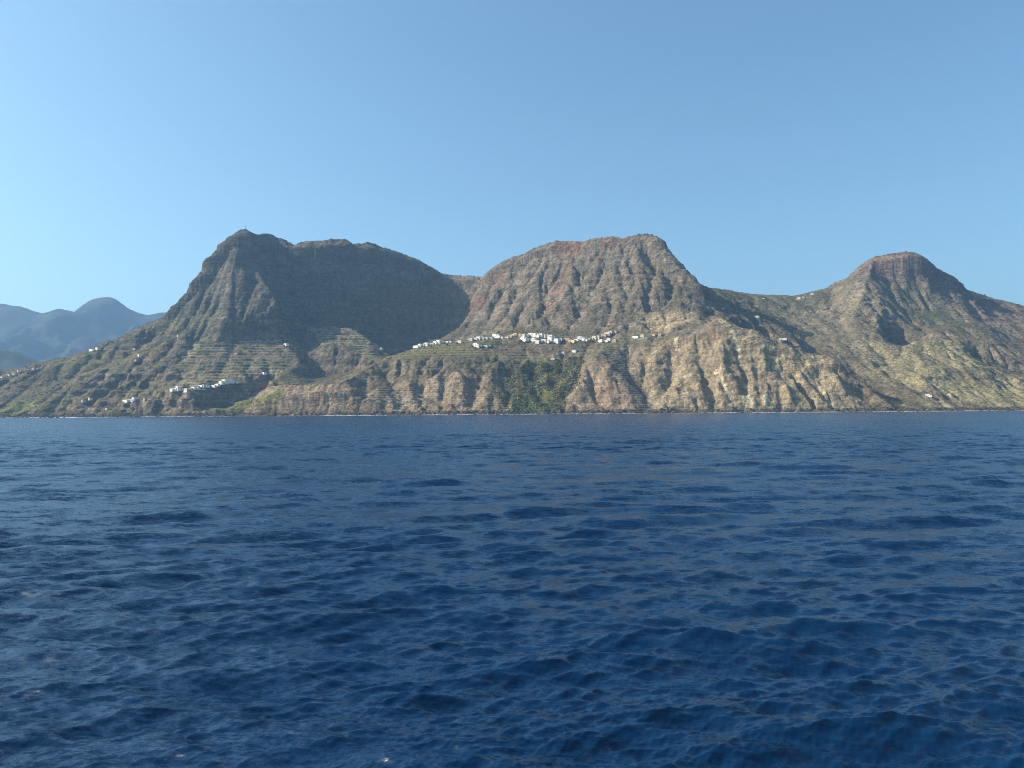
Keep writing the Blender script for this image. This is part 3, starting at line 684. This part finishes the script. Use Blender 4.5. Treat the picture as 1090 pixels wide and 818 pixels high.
# ------------------------------------------------------------------ haze
hm = bpy.data.materials.new('sea_haze'); hm.use_nodes = True
hn = hm.node_tree.nodes; hl = hm.node_tree.links; hn.remove(hn['Principled BSDF'])
pv = hn.new('ShaderNodeVolumePrincipled'); pv.inputs['Color'].default_value = (0.36, 0.62, 1.0, 1); pv.inputs['Density'].default_value = HAZE; pv.inputs['Anisotropy'].default_value = 0.2
hl.new(pv.outputs[0], hn['Material Output'].inputs['Volume'])
def box_mesh(name, x0, x1, y0, y1, z0, z1, mat, parent=None):
    v = [(x, y, z) for z in (z0, z1) for y in (y0, y1) for x in (x0, x1)]
    fcs = [(0, 2, 3, 1), (4, 5, 7, 6), (0, 1, 5, 4), (2, 6, 7, 3), (0, 4, 6, 2), (1, 3, 7, 5)]
    me = bpy.data.meshes.new(name); me.from_pydata(v, [], fcs); me.update()
    if mat: me.materials.append(mat)
    o = bpy.data.objects.new(name, me); C.objects.link(o)
    if parent: o.parent = parent
    return o
hz = box_mesh('haze', -17000, 17000, -120, 17000, -60, 1800, hm); hz['kind'] = 'stuff'; hz['label'] = 'thin blue sea haze between the camera and the coast'; hz['category'] = 'haze'
hm.cycles.homogeneous_volume = True if hasattr(hm.cycles, 'homogeneous_volume') else True
print('done', time.time() - T0)

# ------------------------------------------------------------------ ground cover: shrubs, thicket, boulders, surf
def ico():
    t = (1 + 5 ** 0.5) / 2
    v = np.array([(-1, t, 0), (1, t, 0), (-1, -t, 0), (1, -t, 0), (0, -1, t), (0, 1, t), (0, -1, -t), (0, 1, -t), (t, 0, -1), (t, 0, 1), (-t, 0, -1), (-t, 0, 1)], float)
    f = np.array([(0, 11, 5), (0, 5, 1), (0, 1, 7), (0, 7, 10), (0, 10, 11), (1, 5, 9), (5, 11, 4), (11, 10, 2), (10, 7, 6), (7, 1, 8), (3, 9, 4), (3, 4, 2), (3, 2, 6), (3, 6, 8), (3, 8, 9), (4, 9, 5), (2, 4, 11), (6, 2, 10), (8, 6, 7), (9, 8, 1)])
    return v / np.linalg.norm(v[0]), f
def clumps(name, P, S, flat, mat, colors, rough=0.35, smooth_shade=False):
    """many irregular twenty-faced clumps in one mesh"""
    v, f = ico(); n = len(P)
    jit = 1 + rng.uniform(-rough, rough, (n, 12, 1))
    a = rng.uniform(0, 6.28, n); ca, sa = np.cos(a)[:, None], np.sin(a)[:, None]
    V = v[None] * jit
    x = V[:, :, 0] * ca - V[:, :, 1] * sa; y = V[:, :, 0] * sa + V[:, :, 1] * ca
    V = np.stack([x, y, V[:, :, 2] * flat], 2) * S[:, None, None] + P[:, None, :]
    F = (f[None] + (np.arange(n) * 12)[:, None, None]).reshape(-1, 3)
    o = mesh_from(name, V.reshape(-1, 3), F, mat, smooth_shade)
    set_attr(o, 'tint', np.repeat(colors, 12, 0)); o['kind'] = 'stuff'
    return o
def attr_mat(name, rough=1.0, spec=0.05, nscale=0.5):
    m, n, l, b = new_mat(name, rough=rough, spec=spec)
    a = n.new('ShaderNodeAttribute'); a.attribute_name = 'tint'
    t = n.new('ShaderNodeTexCoord'); nt = n.new('ShaderNodeTexNoise'); nt.inputs['Scale'].default_value = nscale; nt.inputs['Detail'].default_value = 3
    l.new(t.outputs['Object'], nt.inputs['Vector'])
    r = n.new('ShaderNodeMapRange'); r.inputs['From Min'].default_value = 0.3; r.inputs['From Max'].default_value = 0.7; r.inputs['To Min'].default_value = 0.6; r.inputs['To Max'].default_value = 1.4
    l.new(nt.outputs[0], r.inputs['Value'])
    v = n.new('ShaderNodeVectorMath'); v.operation = 'SCALE'; l.new(a.outputs['Color'], v.inputs[0]); l.new(r.outputs[0], v.inputs['Scale']); l.new(v.outputs[0], b.inputs['Base Color'])
    return m
leaf_m = attr_mat('scrub_leaves'); stone_m = attr_mat('dark_basalt', 0.9, 0.2)
def scatter(n, dens):
    x = rng.uniform(-3300, 3300, n); y = rng.uniform(2350, 4300, n)
    gx = (x - X0) / R4; gy = (y - Y0) / R4
    p = bilin(dens, gx, gy); k = rng.random(n) < p
    return x[k], y[k]
dens = np.clip(0.12 + veg * 0.75 + 0.6 * c2 + 0.4 * c3, 0, 1) * (HF > 8) * (FY < 4250) * (np.abs(FX) < FY * 0.72) * (1 - 0.85 * fm) * smooth(-0.25, 0.25, c2 + 0.5 * c1) * (1 - 0.75 * smooth(600, 300, FY - shore_y(FX, FY)) * smooth(280, 330, px_f))
x, y = scatter(80000, dens)
s = rng.uniform(0.7, 2.2, len(x)) * (1 + 0.8 * (rng.random(len(x)) > 0.93))
cc = np.array((0.064, 0.061, 0.040)) * rng.uniform(0.6, 1.5, (len(x), 1)) + rng.uniform(-0.006, 0.008, (len(x), 3))
o = clumps('scrub', np.stack([x, y, ground(x, y) + 0.3 * s], 1), s, 0.8, leaf_m, np.clip(cc, 0.01, 1)); o['category'] = 'scrub'; o['label'] = 'dark green scrub bushes scattered over the rocky slopes'
# green thicket of the valley mouth
gd = np.clip(zf['green'] * 0.95 - 0.3 + 0.9 * c3 + 0.7 * c2, 0, 1) * (zf['green'] > 0.05)
n = 10000; x = rng.uniform(-120, 320, n); y = rng.uniform(2400, 2760, n); k = rng.random(n) < bilin(gd, (x - X0) / R4, (y - Y0) / R4); x, y = x[k], y[k]
s = rng.uniform(0.8, 2.6, len(x))
hv = fbm(x, y, 60.0, 2)
cc = np.where((hv > 0.12)[:, None], np.array((0.15, 0.145, 0.065)), np.array((0.09, 0.105, 0.05))) * rng.uniform(0.55, 1.5, (len(x), 1))
o = clumps('thicket', np.stack([x, y, ground(x, y) + 0.7 * s], 1), s, 1.0, leaf_m, cc); o['category'] = 'thicket'; o['label'] = 'bright green thicket filling the valley mouth by the shore'
# boulders by the water
n = 9000; px = rng.uniform(-60, 1150, n); u = rng.random(n) ** 1.6
sy = np.interp(px, [q_[0] for q_ in SHORE], [q_[1] for q_ in SHORE])
y = sy - 22 + u * 60; x = (px - W0 / 2) / FPX * y
z = ground(x, y); k = (z > -3.2) & (z < 12) & (perlin(x / 60, y / 60) > -0.35); x, y, z = x[k], y[k], z[k]
s = rng.uniform(0.8, 3.2, len(x)) * (1 + 1.0 * (rng.random(len(x)) > 0.96))
o = clumps('shore_boulders', np.stack([x, y, z + 0.2 * s], 1), s, 0.75, stone_m, np.array((0.075, 0.066, 0.058)) * rng.uniform(0.6, 1.8, (len(x), 1))); o['category'] = 'boulders'; o['label'] = 'dark boulders and rubble heaped along the waterline'
# surf: low broken ridges of foam where the ground meets the sea
foam_m, fn, fl, fb = new_mat('surf_foam', (0.78, 0.82, 0.84), 0.9, 0.1)
pxs = np.arange(-80, 1170, 0.5)
V = []; F = []
for p in pxs:
    y_ = np.interp(p, [q_[0] for q_ in SHORE], [q_[1] for q_ in SHORE]); yy = np.arange(y_ - 90, y_ + 50, 2.0); xx = (p - W0 / 2) / FPX * yy
    g = ground(xx, yy); k = int(np.argmax(g > 0.2)); V.append((xx[k], yy[k]))
sx_ = np.array([v[0] for v in V]); sy_ = np.array([v[1] for v in V])
amp = np.clip(0.42 + 1.2 * fbm(pxs, pxs * 0, 50.0, 4) + 0.45 * perlin(pxs / 2.2, pxs * 0 + 3.3), 0, 1.6)
amp *= np.interp(pxs, [-80, 150, 220, 330, 380, 620, 660, 740, 760, 1090], [1.3, 1.3, 0.5, 0.6, 1.1, 1.1, 0.5, 0.6, 1.0, 1.0])
co_f = []
for k in range(len(pxs)):
    for off, hh in ((-9, 0.02), (-6, 0.75), (-3.5, 1.0), (0.5, 0.3)):
        co_f.append((sx_[k], sy_[k] + off, 0.02 + hh * amp[k]))
qf = []
for k in range(len(pxs) - 1):
    if amp[k] < 0.12 or amp[k + 1] < 0.12: continue
    for r_ in range(3): qf.append((k * 4 + r_, (k + 1) * 4 + r_, (k + 1) * 4 + r_ + 1, k * 4 + r_ + 1))
o = mesh_from('surf', np.array(co_f), np.array(qf), foam_m); o['kind'] = 'stuff'; o['category'] = 'surf'; o['label'] = 'thin broken line of white surf along the shore'

# ------------------------------------------------------------------ walls and roads
def path_hits(pts, n):
    out = []
    xs = [p[0] for p in pts]; ys = [p[1] for p in pts]
    for p in np.linspace(xs[0], xs[-1], n):
        h = hit(p, np.interp(p, xs, ys) if xs[0] < xs[-1] else np.interp(-p, [-v for v in xs], ys))
        if h: out.append(h)
    Y = np.array([h[1] for h in out]); X = np.array([h[0] for h in out])
    k = np.ones(5) / 5
    Ys = np.convolve(np.pad(Y, 2, mode='edge'), k, 'valid')
    return [(X[i] * Ys[i] / Y[i], Ys[i]) for i in range(len(out))]
wall_m, a_, b_, c_ = new_mat('pale_dry_stone', (0.34, 0.30, 0.25), 0.95, 0.1)
nt = a_.new('ShaderNodeTexNoise'); nt.inputs['Scale'].default_value = 0.4; cr = a_.new('ShaderNodeValToRGB'); cr.color_ramp.elements[0].color = (0.2, 0.175, 0.14, 1); cr.color_ramp.elements[1].color = (0.46, 0.41, 0.34, 1)
cr.color_ramp.elements[0].position = 0.3; cr.color_ramp.elements[1].position = 0.7; tcw = a_.new('ShaderNodeTexCoord'); b_.new(tcw.outputs['Object'], nt.inputs['Vector']); b_.new(nt.outputs[0], cr.inputs[0]); b_.new(cr.outputs[0], c_.inputs['Base Color'])
def wall_line(label, pts, height=3.5, n=40):
    P = path_hits(pts, n)
    v = []; f = []
    for (x, y) in P:
        g = float(ground(x, y)); top = g + height * (0.75 + 0.4 * random.random())
        v += [(x, y - 0.7, g - 6), (x, y - 0.7, top), (x, y + 0.7, top), (x, y + 0.7, g - 6)]
    for k in range(len(P) - 1):
        a = k * 4; b = a + 4
        f += [(a, b, b + 1, a + 1), (a + 1, b + 1, b + 2, a + 2), (a + 2, b + 2, b + 3, a + 3)]
    e = len(v) - 4; f += [(0, 1, 2, 3), (e + 3, e + 2, e + 1, e)]
    me = bpy.data.meshes.new('stone_terrace'); me.from_pydata(v, [], f); me.update(); me.materials.append(wall_m)
    o = bpy.data.objects.new('stone_terrace', me); C.objects.link(o); o['label'] = label; o['category'] = 'terrace wall'; o['group'] = 'pale stone retaining walls'
wall_line('pale retaining wall under the road running right from the village', [(646, 364.5), (668, 362.5), (690, 360.5)], 3.2)
wall_line('pale roadside wall on the slope above the right end of the village', [(660, 351), (672, 348), (680, 345)], 2.4)
wall_line('long pale wall at the top of the left terrace fields', [(192, 369), (222, 368)], 2.6)
wall_line('pale wall at the foot of the shaded bench, above the terrace fields', [(256, 364.5), (300, 364.5)], 3.0)
wall_line('upper of two long walls along the low coastal terraces', [(376, 427), (448, 426.5)], 2.5)
wall_line('lower of two long walls along the low coastal terraces', [(380, 430.5), (462, 430)], 2.5)
wall_line('pale wall along the sloping track below the village, centre', [(582, 383.5), (592, 380), (606, 375.5)], 2.6)
wall_line('pale broken wall at the back edge of the middle cliff top', [(386, 390), (398, 385.5)], 3.0)

# ------------------------------------------------------------------ buildings
def plaster(name, rgb):
    m, n, l, b = new_mat(name, rgb, 0.85, 0.2)
    t = n.new('ShaderNodeTexCoord'); nt = n.new('ShaderNodeTexNoise'); nt.inputs['Scale'].default_value = 0.5; nt.inputs['Detail'].default_value = 5
    cr = n.new('ShaderNodeValToRGB'); cr.color_ramp.elements[0].position = 0.3; cr.color_ramp.elements[1].position = 0.65
    cr.color_ramp.elements[0].color = (*[v * 0.8 for v in rgb], 1); cr.color_ramp.elements[1].color = (*rgb, 1)
    l.new(t.outputs['Object'], nt.inputs['Vector']); l.new(nt.outputs[0], cr.inputs[0]); l.new(cr.outputs[0], b.inputs['Base Color']); return m
MATS = dict(white=plaster('white_plaster', (0.86, 0.79, 0.69)), cream=plaster('cream_plaster', (0.66, 0.58, 0.44)), ochre=plaster('ochre_plaster', (0.58, 0.40, 0.22)),
            pink=plaster('pink_plaster', (0.55, 0.36, 0.29)), grey=plaster('grey_plaster', (0.42, 0.44, 0.45)))
roof_flat = plaster('pale_roof_screed', (0.5, 0.46, 0.41)); roof_tile = plaster('clay_roof_tiles', (0.34, 0.16, 0.10))
dark_glass, _, _, _ = new_mat('window_glass', (0.03, 0.04, 0.05), 0.15, 0.5); wood, _, _, _ = new_mat('door_wood', (0.09, 0.05, 0.03), 0.6, 0.3)
def boxes(name, bl, mat, parent):
    v = []; f = []
    for (x0, x1, y0, y1, z0, z1) in bl:
        k = len(v); v += [(x, y, z) for z in (z0, z1) for y in (y0, y1) for x in (x0, x1)]
        f += [tuple(k + i for i in t) for t in ((0, 2, 3, 1), (4, 5, 7, 6), (0, 1, 5, 4), (2, 6, 7, 3), (0, 4, 6, 2), (1, 3, 7, 5))]
    me = bpy.data.meshes.new(name); me.from_pydata(v, [], f); me.update(); me.materials.append(mat)
    o = bpy.data.objects.new(name, me); C.objects.link(o); o.parent = parent; return o
def house_proto(form, colour):
    """form: low, tall, long, tiled, stepped. Front faces the sea (-y)"""
    r = bpy.data.objects.new('village_house', None); C.objects.link(r); m = MATS[colour]
    w, d, h = dict(low=(11, 9, 4.2), tall=(11, 10, 7.6), long=(22, 8, 4.6), tiled=(12, 9, 5.4), stepped=(14, 11, 7.4))[form]
    F = 5.0
    if form == 'stepped': boxes('wall', [(-w / 2, w / 2, -d / 2, d / 2, -F, 4.0), (-w / 2, w * 0.1, -d / 2 + 2.5, d / 2 - 0.003, 4.0, h)], m, r)
    else: boxes('wall', [(-w / 2, w / 2, -d / 2, d / 2, -F, h)], m, r)
    if form == 'tiled':
        v = [(-w / 2 - .4, -d / 2 - .4, h), (w / 2 + .4, -d / 2 - .4, h), (w / 2 + .4, d / 2 + .4, h), (-w / 2 - .4, d / 2 + .4, h), (-w / 2 + 2, 0, h + 2.3), (w / 2 - 2, 0, h + 2.3)]
        me = bpy.data.meshes.new('roof'); me.from_pydata(v, [], [(0, 1, 5, 4), (1, 2, 5), (2, 3, 4, 5), (3, 0, 4), (0, 3, 2, 1)]); me.update(); me.materials.append(roof_tile)
        o = bpy.data.objects.new('roof', me); C.objects.link(o); o.parent = r
        boxes('chimney', [(2.2, 3.0, 1.0, 1.8, h + 0.8, h + 3.0)], m, o)
    else:
        o = boxes('roof', [(-w / 2 + .35, w / 2 - .35, -d / 2 + .35, d / 2 - .35, (4.0 if form == 'stepped' else h) + .01, (4.0 if form == 'stepped' else h) + 0.2)] if form != 'stepped' else [(w * 0.1 + .01, w / 2 - .35, -d / 2 + .35, d / 2 - .35, 4.01, 4.2), (-w / 2 + .35, w * 0.1 - .35, -d / 2 + 2.85, d / 2 - .35, h + .01, h + .2)], roof_flat, r)
        x1 = w * 0.1 if form == 'stepped' else w / 2; y0 = -d / 2 + (2.5 if form == 'stepped' else 0); t = .34
        boxes('parapet', [(-w / 2, x1, y0, y0 + t, h + .004, h + .8), (-w / 2, x1, d / 2 - t, d / 2 - .004, h + .004, h + .8), (-w / 2, -w / 2 + t, y0 + t, d / 2 - t, h + .004, h + .8), (x1 - t, x1, y0 + t, d / 2 - t, h + .004, h + .8)], m, o)
    fy = -d / 2
    dr = boxes('door', [(-0.65 + (3 if form == 'long' else 0), 0.65 + (3 if form == 'long' else 0), fy - .06, fy + .1, -0.2, 2.1)], wood, r)
    rows = [1.1] if h < 5.5 else [1.1, 4.6]
    for z in rows:
        if z > 4 and form == 'stepped': fyw = fy + 2.5; xs = (-w * 0.35, -w * 0.12)
        else: fyw = fy; xs = (-w * 0.33, w * 0.33) if form != 'long' else (-w * 0.4, -w * 0.2, -w * 0.02, w * 0.38)
        for x in xs:
            wd = boxes('window', [(x - .7, x + .7, fyw - .05, fyw + .1, z, z + 1.5)], dark_glass, r)
            boxes('window_frame', [(x - .85, x - .7, fyw - .09, fyw + .1, z - .1, z + 1.6), (x + .7, x + .85, fyw - .09, fyw + .1, z - .1, z + 1.6), (x - .7, x + .7, fyw - .09, fyw + .1, z + 1.5, z + 1.6), (x - .7, x + .7, fyw - .09, fyw + .1, z - .1, z)], roof_flat, wd)
    return r
PROTO = {}
def place_house(px, py, form, colour, label, group, rot, sc):
    h = hit(px, py)
    if h is None: print('miss', px, py); return
    key = (form, colour)
    if key not in PROTO: PROTO[key] = [house_proto(form, colour), False]
    src, used_ = PROTO[key]
    if not used_: r = src; PROTO[key][1] = True
    else:
        r = src.copy(); C.objects.link(r)
        for ch in list(src.children):
            c_ = ch.copy(); C.objects.link(c_); c_.parent = r
            for g in ch.children:
                e = g.copy(); C.objects.link(e); e.parent = c_
    z = max(float(ground(h[0] + dx, h[1] + dy)) for dx in (-6, 0, 6) for dy in (0, 5)) - 0.8
    r.location = (h[0], h[1] + 4, z); r.rotation_euler = (0, 0, rot); r.scale = (sc * 1.25, sc, sc * 0.8)
    r['label'] = label; r['category'] = 'house'; r['group'] = group
ORD = ['first', 'second', 'third', 'fourth', 'fifth', 'sixth', 'seventh', 'eighth', 'ninth', 'tenth', 'eleventh', 'twelfth', 'thirteenth', 'fourteenth', 'fifteenth', 'sixteenth', 'seventeenth', 'eighteenth', 'nineteenth', 'twentieth']
DESC = dict(low='low', tall='two-storey', long='long', tiled='tile-roofed', stepped='stepped')
def cluster(where, group, lst):
    lst = sorted(lst, key=lambda t: t[0])
    for k, t in enumerate(lst):
        lab = f"{t[3]} {DESC[t[2]]} house, {ORD[k]} from left {where}"
        place_house(t[0], t[1], t[2], t[3], lab, group, random.uniform(-0.95, -0.5), (t[4] if len(t) > 4 else 1.0) * random.uniform(1.15, 1.4))
R_ = 'houses of the ridge village'
cluster('in the leftmost row of the ridge village', R_, [(443, 370.3, 'long', 'white', .8), (447.5, 369.2, 'tall', 'white'), (450.5, 368.6, 'low', 'cream'), (454, 368.2, 'tall', 'white'), (457.5, 367.6, 'low', 'white'),
    (460.5, 367.4, 'tall', 'cream', .9), (464, 366.4, 'stepped', 'white'), (467.5, 366.2, 'tall', 'white', 1.1), (471, 365.6, 'low', 'cream'), (474.5, 365, 'long', 'white', .7), (480, 365, 'low', 'grey'), (489.5, 365, 'low', 'white')])
cluster('between the leftmost row and the packed centre', R_, [(501, 363, 'long', 'grey', .8), (506.5, 362, 'low', 'white'), (510, 361.5, 'tall', 'white', 1.1), (513.5, 361.2, 'stepped', 'white'), (518, 360.8, 'low', 'cream'),
    (523, 361, 'low', 'grey'), (527.5, 359.5, 'tall', 'white', 1.1), (530.5, 359.8, 'stepped', 'white', 1.1), (534, 360.5, 'low', 'white'), (539, 360.3, 'long', 'cream', .7), (543.5, 359.6, 'low', 'ochre'), (546.5, 359, 'low', 'cream'), (549.5, 358.5, 'tall', 'ochre'), (553, 358.6, 'low', 'ochre')])
cluster('below the left part of the ridge village', R_, [(508, 369, 'stepped', 'white', 1.5), (517, 369.5, 'long', 'grey', .8), (521, 369.6, 'low', 'cream', .8)])
cluster('in the back row of the packed village centre', R_, [(557.5, 358.8, 'tall', 'cream'), (561, 358.6, 'low', 'white'), (565.5, 358, 'tall', 'white', 1.1), (569.5, 358.7, 'tall', 'white'), (573, 359.2, 'stepped', 'white'), (576.5, 359, 'tall', 'white', 1.1),
    (580, 359.8, 'tall', 'cream'), (583.5, 360.4, 'stepped', 'white'), (587, 360.8, 'tall', 'white'), (590, 361, 'low', 'grey')])
cluster('in the front row of the packed village centre', R_, [(558.5, 363.2, 'stepped', 'white', 1.4), (564.5, 363.8, 'long', 'grey', .8), (568.5, 364.2, 'tall', 'white'), (572.5, 366, 'tall', 'white'), (576, 364.6, 'low', 'grey'),
    (579.5, 364.4, 'tall', 'white', 1.1), (583, 364.6, 'stepped', 'white'), (586.5, 363.8, 'tall', 'white', 1.1), (590, 364.4, 'low', 'white'), (593, 364.4, 'tall', 'white', 1.3)])
cluster('just right of the packed village centre', R_, [(597.5, 363.5, 'low', 'grey'), (600.5, 363.2, 'long', 'pink', .7), (605, 363.5, 'low', 'pink'), (608, 363.8, 'tiled', 'ochre'), (611, 365, 'low', 'cream')])
cluster('in the right-hand row of the ridge village', R_, [(614, 363.4, 'low', 'white'), (617.5, 362.8, 'tall', 'white', 1.1), (620.5, 362.8, 'stepped', 'white', 1.1), (624, 363.4, 'low', 'white'), (627.5, 363, 'low', 'pink'), (630.5, 363, 'low', 'cream'),
    (633.5, 362, 'tall', 'cream'), (636.5, 361, 'tall', 'white'), (640, 360, 'tiled', 'pink'), (643.5, 358.8, 'low', 'ochre'), (647, 357.4, 'tall', 'white', 1.2), (650.5, 357.2, 'tiled', 'pink'), (655, 356, 'low', 'pink')])
cluster('in the short lower row at the village right end', R_, [(640, 365, 'low', 'white'), (644.5, 365.2, 'long', 'white', .7), (648.5, 363, 'tall', 'white', .9), (654.5, 364.4, 'low', 'pink', .8)])
cluster('along the road right of the ridge village', R_, [(676.8, 361, 'long', 'white', .75), (684.3, 359.5, 'tall', 'cream', .8), (696.5, 358.8, 'low', 'ochre', .8), (703, 358.4, 'low', 'pink', .7)])
cluster('on the fields below the ridge village', R_, [(589, 383, 'low', 'cream', .8), (611.6, 375.5, 'low', 'white', .9), (600, 377, 'low', 'grey', .7)])
H_ = 'houses of the lower hamlet'
cluster('in the hamlet above the shaded sea cliff', H_, [(183.2, 419.6, 'low', 'white'), (186.5, 419.3, 'low', 'white'), (189.8, 418.7, 'tall', 'white', 1.1), (193, 418.4, 'low', 'cream', .8), (198.5, 416.6, 'tall', 'white'), (203, 415.7, 'low', 'grey', .8), (206.5, 414.4, 'low', 'white', 1.1),
    (210, 414.6, 'low', 'white'), (213.5, 414.6, 'long', 'white', .7), (217, 414.8, 'tall', 'cream', .8), (220.5, 413.8, 'low', 'white'), (226.5, 412.6, 'long', 'white', .8), (231, 412, 'long', 'white', .8), (235.5, 411.4, 'tall', 'white'), (239.5, 410.8, 'tall', 'white', 1.2), (243, 411, 'stepped', 'white'), (246, 410.6, 'low', 'white'), (251, 409.8, 'long', 'grey', .7)])
S_ = 'houses scattered over the slopes'
cluster('on the far-left slope', S_, [(1.5, 402.5, 'low', 'white', .8), (9, 400.5, 'long', 'grey', .7), (14, 399.4, 'long', 'white', .7), (19.5, 396.8, 'tall', 'white', .9), (23, 396.2, 'low', 'cream', .8), (26.5, 395.6, 'low', 'pink', .8), (30, 394.6, 'low', 'grey', .8), (35.5, 393.9, 'tall', 'pink', .8), (39.5, 393.4, 'low', 'grey', .8)])
cluster('on the skyline of the left ridge', S_, [(97, 374.3, 'long', 'white', .8), (103.5, 372.8, 'low', 'white')])
cluster('along the low left shore terraces', S_, [(88, 430, 'long', 'grey', .9), (95, 429.8, 'long', 'cream', .9), (114, 436, 'low', 'cream', .9), (133.5, 429, 'long', 'white', 1.0), (138.5, 428, 'long', 'white', .9), (142.5, 427, 'tall', 'white', .9), (154, 427, 'low', 'pink', .8)])
cluster('on the bare left slope above the terraces', S_, [(143, 373.5, 'low', 'pink', .8), (148, 380, 'tall', 'white', .9), (189.5, 361, 'low', 'cream', .7), (144.5, 389, 'low', 'pink', .8)])
cluster('at the edges of the shaded terrace fields', S_, [(304.5, 369.5, 'low', 'white'), (406, 373, 'low', 'grey', .8), (281, 402.5, 'low', 'white', .8)])
cluster('on the right-hand valley slopes', S_, [(770, 331, 'low', 'grey', .7), (806.5, 338.5, 'low', 'cream', .9), (834, 364.5, 'long', 'white', .8), (813, 318.6, 'low', 'grey', .7), (851, 318.6, 'low', 'cream', .9), (855.5, 317.5, 'low', 'grey', .8), (865, 313.8, 'low', 'cream', .9), (989.5, 423, 'stepped', 'white', .9)])

# ------------------------------------------------------------------ trees near the village
bark, _, _, _ = new_mat('bark', (0.09, 0.065, 0.045), 0.9, 0.1)
def tree_proto():
    r = bpy.data.objects.new('tree', None); C.objects.link(r)
    n = 7; rings = [(0, 0.45), (1.2, 0.33), (2.6, 0.26), (4.2, 0.16)]; v = []; f = []
    for z, rad in rings: v += [(rad * math.cos(6.283 * k / n) + 0.05 * z, rad * math.sin(6.283 * k / n), z - 0.6) for k in range(n)]
    for a in range(len(rings) - 1): f += [(a * n + k, a * n + (k + 1) % n, (a + 1) * n + (k + 1) % n, (a + 1) * n + k) for k in range(n)]
    for b in range(4):
        an = b * 1.6 + .3; k0 = len(v); e = (1.6 * math.cos(an), 1.6 * math.sin(an), 4.6 + .3 * b)
        v += [(0.2, 0, 2.2), (0.05, 0.15, 2.3), (0.1, -0.12, 2.5), e]; f += [(k0, k0 + 1, k0 + 3), (k0 + 1, k0 + 2, k0 + 3), (k0 + 2, k0, k0 + 3)]
    me = bpy.data.meshes.new('trunk'); me.from_pydata(v, [], f); me.update(); me.materials.append(bark)
    o = bpy.data.objects.new('trunk', me); C.objects.link(o); o.parent = r
    tr = np.random.default_rng(5); N_ = 420
    dd = tr.normal(size=(N_, 3)); dd /= np.linalg.norm(dd, axis=1)[:, None]; rr_ = tr.uniform(0.35, 1.0, (N_, 1)) ** 0.6
    lob = 1 + 0.35 * np.sin(3 * np.arctan2(dd[:, 1:2], dd[:, 0:1]) + 2 * dd[:, 2:3])
    cen = dd * rr_ * lob * np.array((2.7, 2.7, 2.0)) + np.array((0.2, 0, 5.2))
    vv = []; ff = []
    for k in range(N_):
        a_v = tr.normal(size=3); a_v /= np.linalg.norm(a_v); b_v = np.cross(a_v, tr.normal(size=3)); b_v /= np.linalg.norm(b_v); s_ = tr.uniform(.35, .75)
        b0 = len(vv); vv += [tuple(cen[k] + s_ * a_v), tuple(cen[k] + s_ * b_v * .6), tuple(cen[k] - s_ * a_v), tuple(cen[k] - s_ * b_v * .6)]; ff.append((b0, b0 + 1, b0 + 2, b0 + 3))
    me = bpy.data.meshes.new('crown'); me.from_pydata(vv, [], ff); me.update()
    cm, n1_, l1_, b1_ = new_mat('tree_leaves', (0.04, 0.055, 0.025), 0.8, 0.2); me.materials.append(cm)
    o = bpy.data.objects.new('crown', me); C.objects.link(o); o.parent = r
    return r
tp = tree_proto(); first = True
TREES = [('under the leftmost village row', [(452, 371.5), (459, 371), (476, 369), (487, 367.5), (494, 375), (463, 378)]),
         ('beside the white house below the village', [(503, 371), (514, 373), (525, 371.5), (533, 368)]),
         ('above the packed village centre', [(531, 356.5), (545, 354.5), (566.5, 362.2), (585, 357)]),
         ('right of the packed village centre', [(596, 366), (599, 364.5), (612, 367.5), (623, 366.5), (631, 365.8), (661, 362.5)]),
         ('around the lower hamlet', [(196, 414), (200, 413), (216, 411), (224, 409.5), (248, 407.5)]),
         ('on the left skyline ridge', [(113, 369), (120, 366), (92, 378), (28, 392.5), (38, 390)])]
for where, pts in TREES:
    for k, (px, py) in enumerate(sorted(pts)):
        h = hit(px, py)
        if h is None: continue
        if first: r = tp; first = False
        else:
            r = tp.copy(); C.objects.link(r)
            for ch in tp.children: c_ = ch.copy(); C.objects.link(c_); c_.parent = r
        r.location = (h[0], h[1], h[2] - 0.2); r.rotation_euler = (0, 0, random.uniform(0, 6.2)); s_ = random.uniform(0.9, 1.4); r.scale = (s_, s_, s_ * random.uniform(0.85, 1.15))
        r['label'] = f"{ORD[k]} dark green tree from the left {where}"; r['category'] = 'tree'; r['group'] = 'dark trees around the houses'
# mast on the first summit
sx0, sy0 = at(261, 245, 3350)[:2]
best = max(((float(ground(sx0 + dx, sy0 + dy)), sx0 + dx, sy0 + dy) for dx in range(-30, 31, 4) for dy in range(-60, 61, 4)), key=lambda t: (t[0] - CAM_Z) / t[2])
ms = bpy.data.objects.new('summit_cross', None); C.objects.link(ms); ms.location = (best[1], best[2], best[0] - 0.3)
steel, _, _, _ = new_mat('weathered_steel', (0.22, 0.21, 0.2), 0.6, 0.4)
boxes('post', [(-0.45, 0.45, -0.45, 0.45, 0, 15)], steel, ms); boxes('arm', [(-3.2, -0.46, -0.35, 0.35, 10.5, 11.3), (0.46, 3.2, -0.35, 0.35, 10.5, 11.3)], steel, ms)
boxes('plinth', [(-1.6, 1.6, -1.6, 1.6, -2, -0.002)], roof_flat, ms)
ms['label'] = 'thin cross standing on the top of the leftmost high summit'; ms['category'] = 'cross'
print('all done', time.time() - T0)
